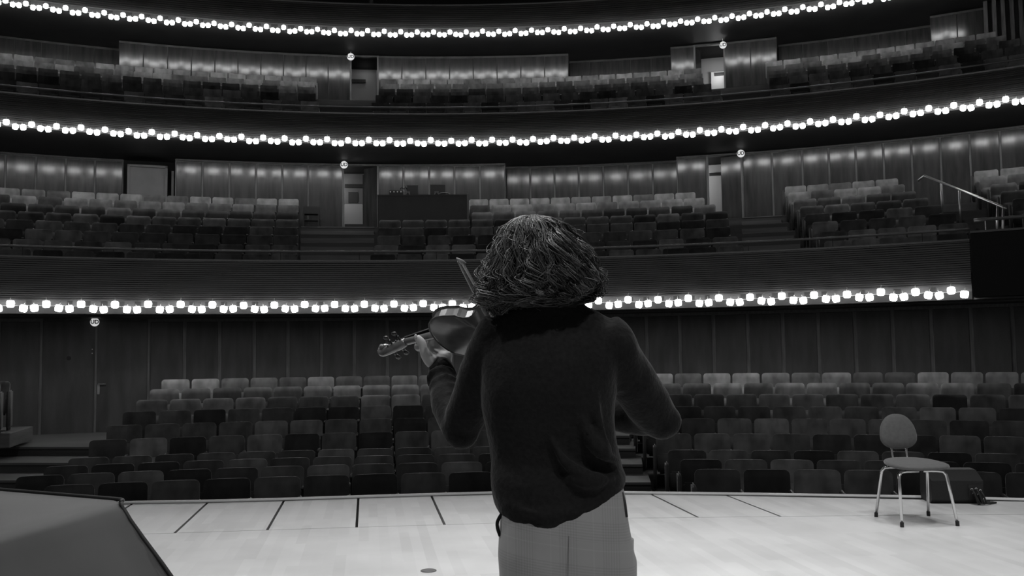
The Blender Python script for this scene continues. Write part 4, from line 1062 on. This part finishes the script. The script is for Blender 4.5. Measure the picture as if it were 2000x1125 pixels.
# hair --------------------------------------------------------------------------------------------
HT = [(421, 1034, 1046, .012), (425, 1014, 1066, .048), (432, 1001, 1084, .070), (445, 989, 1102, .090), (470, 981, 1122, .108), (500, 968, 1146, .120), (530, 953, 1160, .124), (555, 943, 1166, .120), (575, 937, 1160, .108), (590, 931, 1144, .092), (605, 931, 1108, .076), (620, 940, 1060, .06)]
HD = 2.475
def hair_pt(v, phi, out=0.):
    x = v * (len(HT) - 1); k = max(0, min(int(x), len(HT) - 2)); t = x - k
    y, xl, xr, hd = [HT[k][i] + (HT[k + 1][i] - HT[k][i]) * t for i in range(4)]
    a, b = XZ(xl, y, HD), XZ(xr, y, HD); cx = (a.x + b.x) / 2; hw = (b.x - a.x) / 2
    return Vector((cx + (hw + out) * math.cos(phi), HD + (hd + out) * math.sin(phi), (a.z + b.z) / 2))
m_hairs = [mat('hair_dark', .022, .40, noise=.4, nscale=45, spec=.5), mat('hair_mid', .07, .36, noise=.4, nscale=45, spec=.6), mat('hair_light', .15, .34, noise=.35, nscale=45, spec=.7)]
m_hcore = mat('hair_shadow', .010, .8)
core = MB(); core.loft([[hair_pt(i / 22, 2 * math.pi * j / 28, -.026 - (.03 * max(0, i - 14) / 5)) for j in range(28)] for i in range(1, 20)])
hair = core.build('hair', m_hcore, person, True)
hsl = [MB(), MB(), MB()]; RH = random.Random(5)
def lock(phi, v0, v1, nst, spread, amp, cyc, base_out, lift, curl, phase, drift):
    """a wavy lock: strands share one wave; its tip curls under"""
    seg = 30; hs = hsl[RH.choice((0, 0, 1, 1, 1, 2))]
    for q in range(nst):
        a_ = RH.uniform(0, 6.28); rr = RH.random() ** .5 * spread
        du, dout = rr * math.cos(a_), rr * math.sin(a_) * .13; ph = phase + RH.gauss(0, .25); e1 = v1 + RH.uniform(-.06, .03); am = amp * RH.uniform(.8, 1.2)
        fr = RH.random() < .06; pts = []; rad = []
        for i in range(seg + 1):
            t = i / seg; v = v0 + (e1 - v0) * t
            g = min(1, t * 1.6 + .12); pinch = .55 + .45 * math.sin(math.pi * min(1, t * 1.15))
            pp = phi + drift * t + du * pinch + am * g * math.sin(2 * math.pi * t * cyc + ph)
            oo = base_out + lift * math.sin(math.pi * t) + dout * pinch + am * .095 * g * math.cos(2 * math.pi * t * cyc + ph + .6)
            if fr: oo += .012 * t; pp += .05 * t * math.sin(9 * t + a_)
            if t > .78:
                w_ = (t - .78) / .22; ang = w_ * 4.2; cr2 = .016
                pp += curl * cr2 / .12 * math.sin(ang); oo += -cr2 * .7 * (1 - math.cos(ang)); v -= .035 * w_ * w_
            pts.append(hair_pt(max(.004, min(v, 1.04)), pp, oo)); rad.append(.00115 * (1 - .5 * t) + .0002)
        hs.tube(pts, rad, 3)
n_lock = 0
for layer, (cnt, bo) in enumerate(((90, -.020), (95, -.010), (70, -.002))):
    for i in range(cnt):
        phi = RH.uniform(0, math.pi) if RH.random() < .22 else RH.uniform(math.pi * .97, math.pi * 2.03)
        cx = math.cos(phi); right = cx > .15
        v0 = (.015, .03, .06)[layer] + RH.random() * .10
        v1 = RH.uniform(.80, 1.0) if cx < -.1 else RH.uniform(.76, .93) - .05 * max(0, cx)
        if layer == 2: v1 -= RH.uniform(0, .22)
        lock(phi, v0, v1, 13, RH.uniform(.05, .11), RH.uniform(.07, .13) * (1.35 if right else .8), RH.uniform(2.4, 3.8) * (1 if cx > -.55 else .6), bo + RH.uniform(-.005, .004), RH.uniform(-.004, .012), RH.choice((-1, 1)) * RH.uniform(.6, 1.3), RH.uniform(0, 6.28), RH.uniform(-.22, .22))
for i in range(60):   # short outer curls over the lower back and the right side
    phi = RH.uniform(math.pi * 1.1, 2.04 * math.pi); v0 = RH.uniform(.42, .66)
    lock(phi, v0, min(v0 + RH.uniform(.22, .36), .9), 8, .055, RH.uniform(.09, .17), RH.uniform(1.4, 2.2), RH.uniform(-.006, .008), .008, RH.choice((-1, 1)) * 1.4, RH.uniform(0, 6.28), RH.uniform(-.2, .2))
for i in range(170):  # flyaway single hairs breaking the outline
    phi = RH.uniform(0, 6.28); v0 = RH.uniform(.1, .6)
    lock(phi, v0, min(v0 + RH.uniform(.2, .45), 1.0), 1, .05, RH.uniform(.06, .2), RH.uniform(1.2, 3), RH.uniform(.0, .008), RH.uniform(.004, .018), RH.choice((-1, 1)) * 1.5, RH.uniform(0, 6.28), RH.uniform(-.3, .3))
for hs, m_, nm in zip(hsl, m_hairs, ('dark_strands', 'brown_strands', 'light_strands')):
    o = hs.build(nm, m_, hair, True); o['kind'] = 'stuff'
for ch_ in person.children: ch_.location = ch_.location - person.location
tag(person, 'violinist seen from behind in dark sweater and pale checked trousers, long wavy hair', 'person')
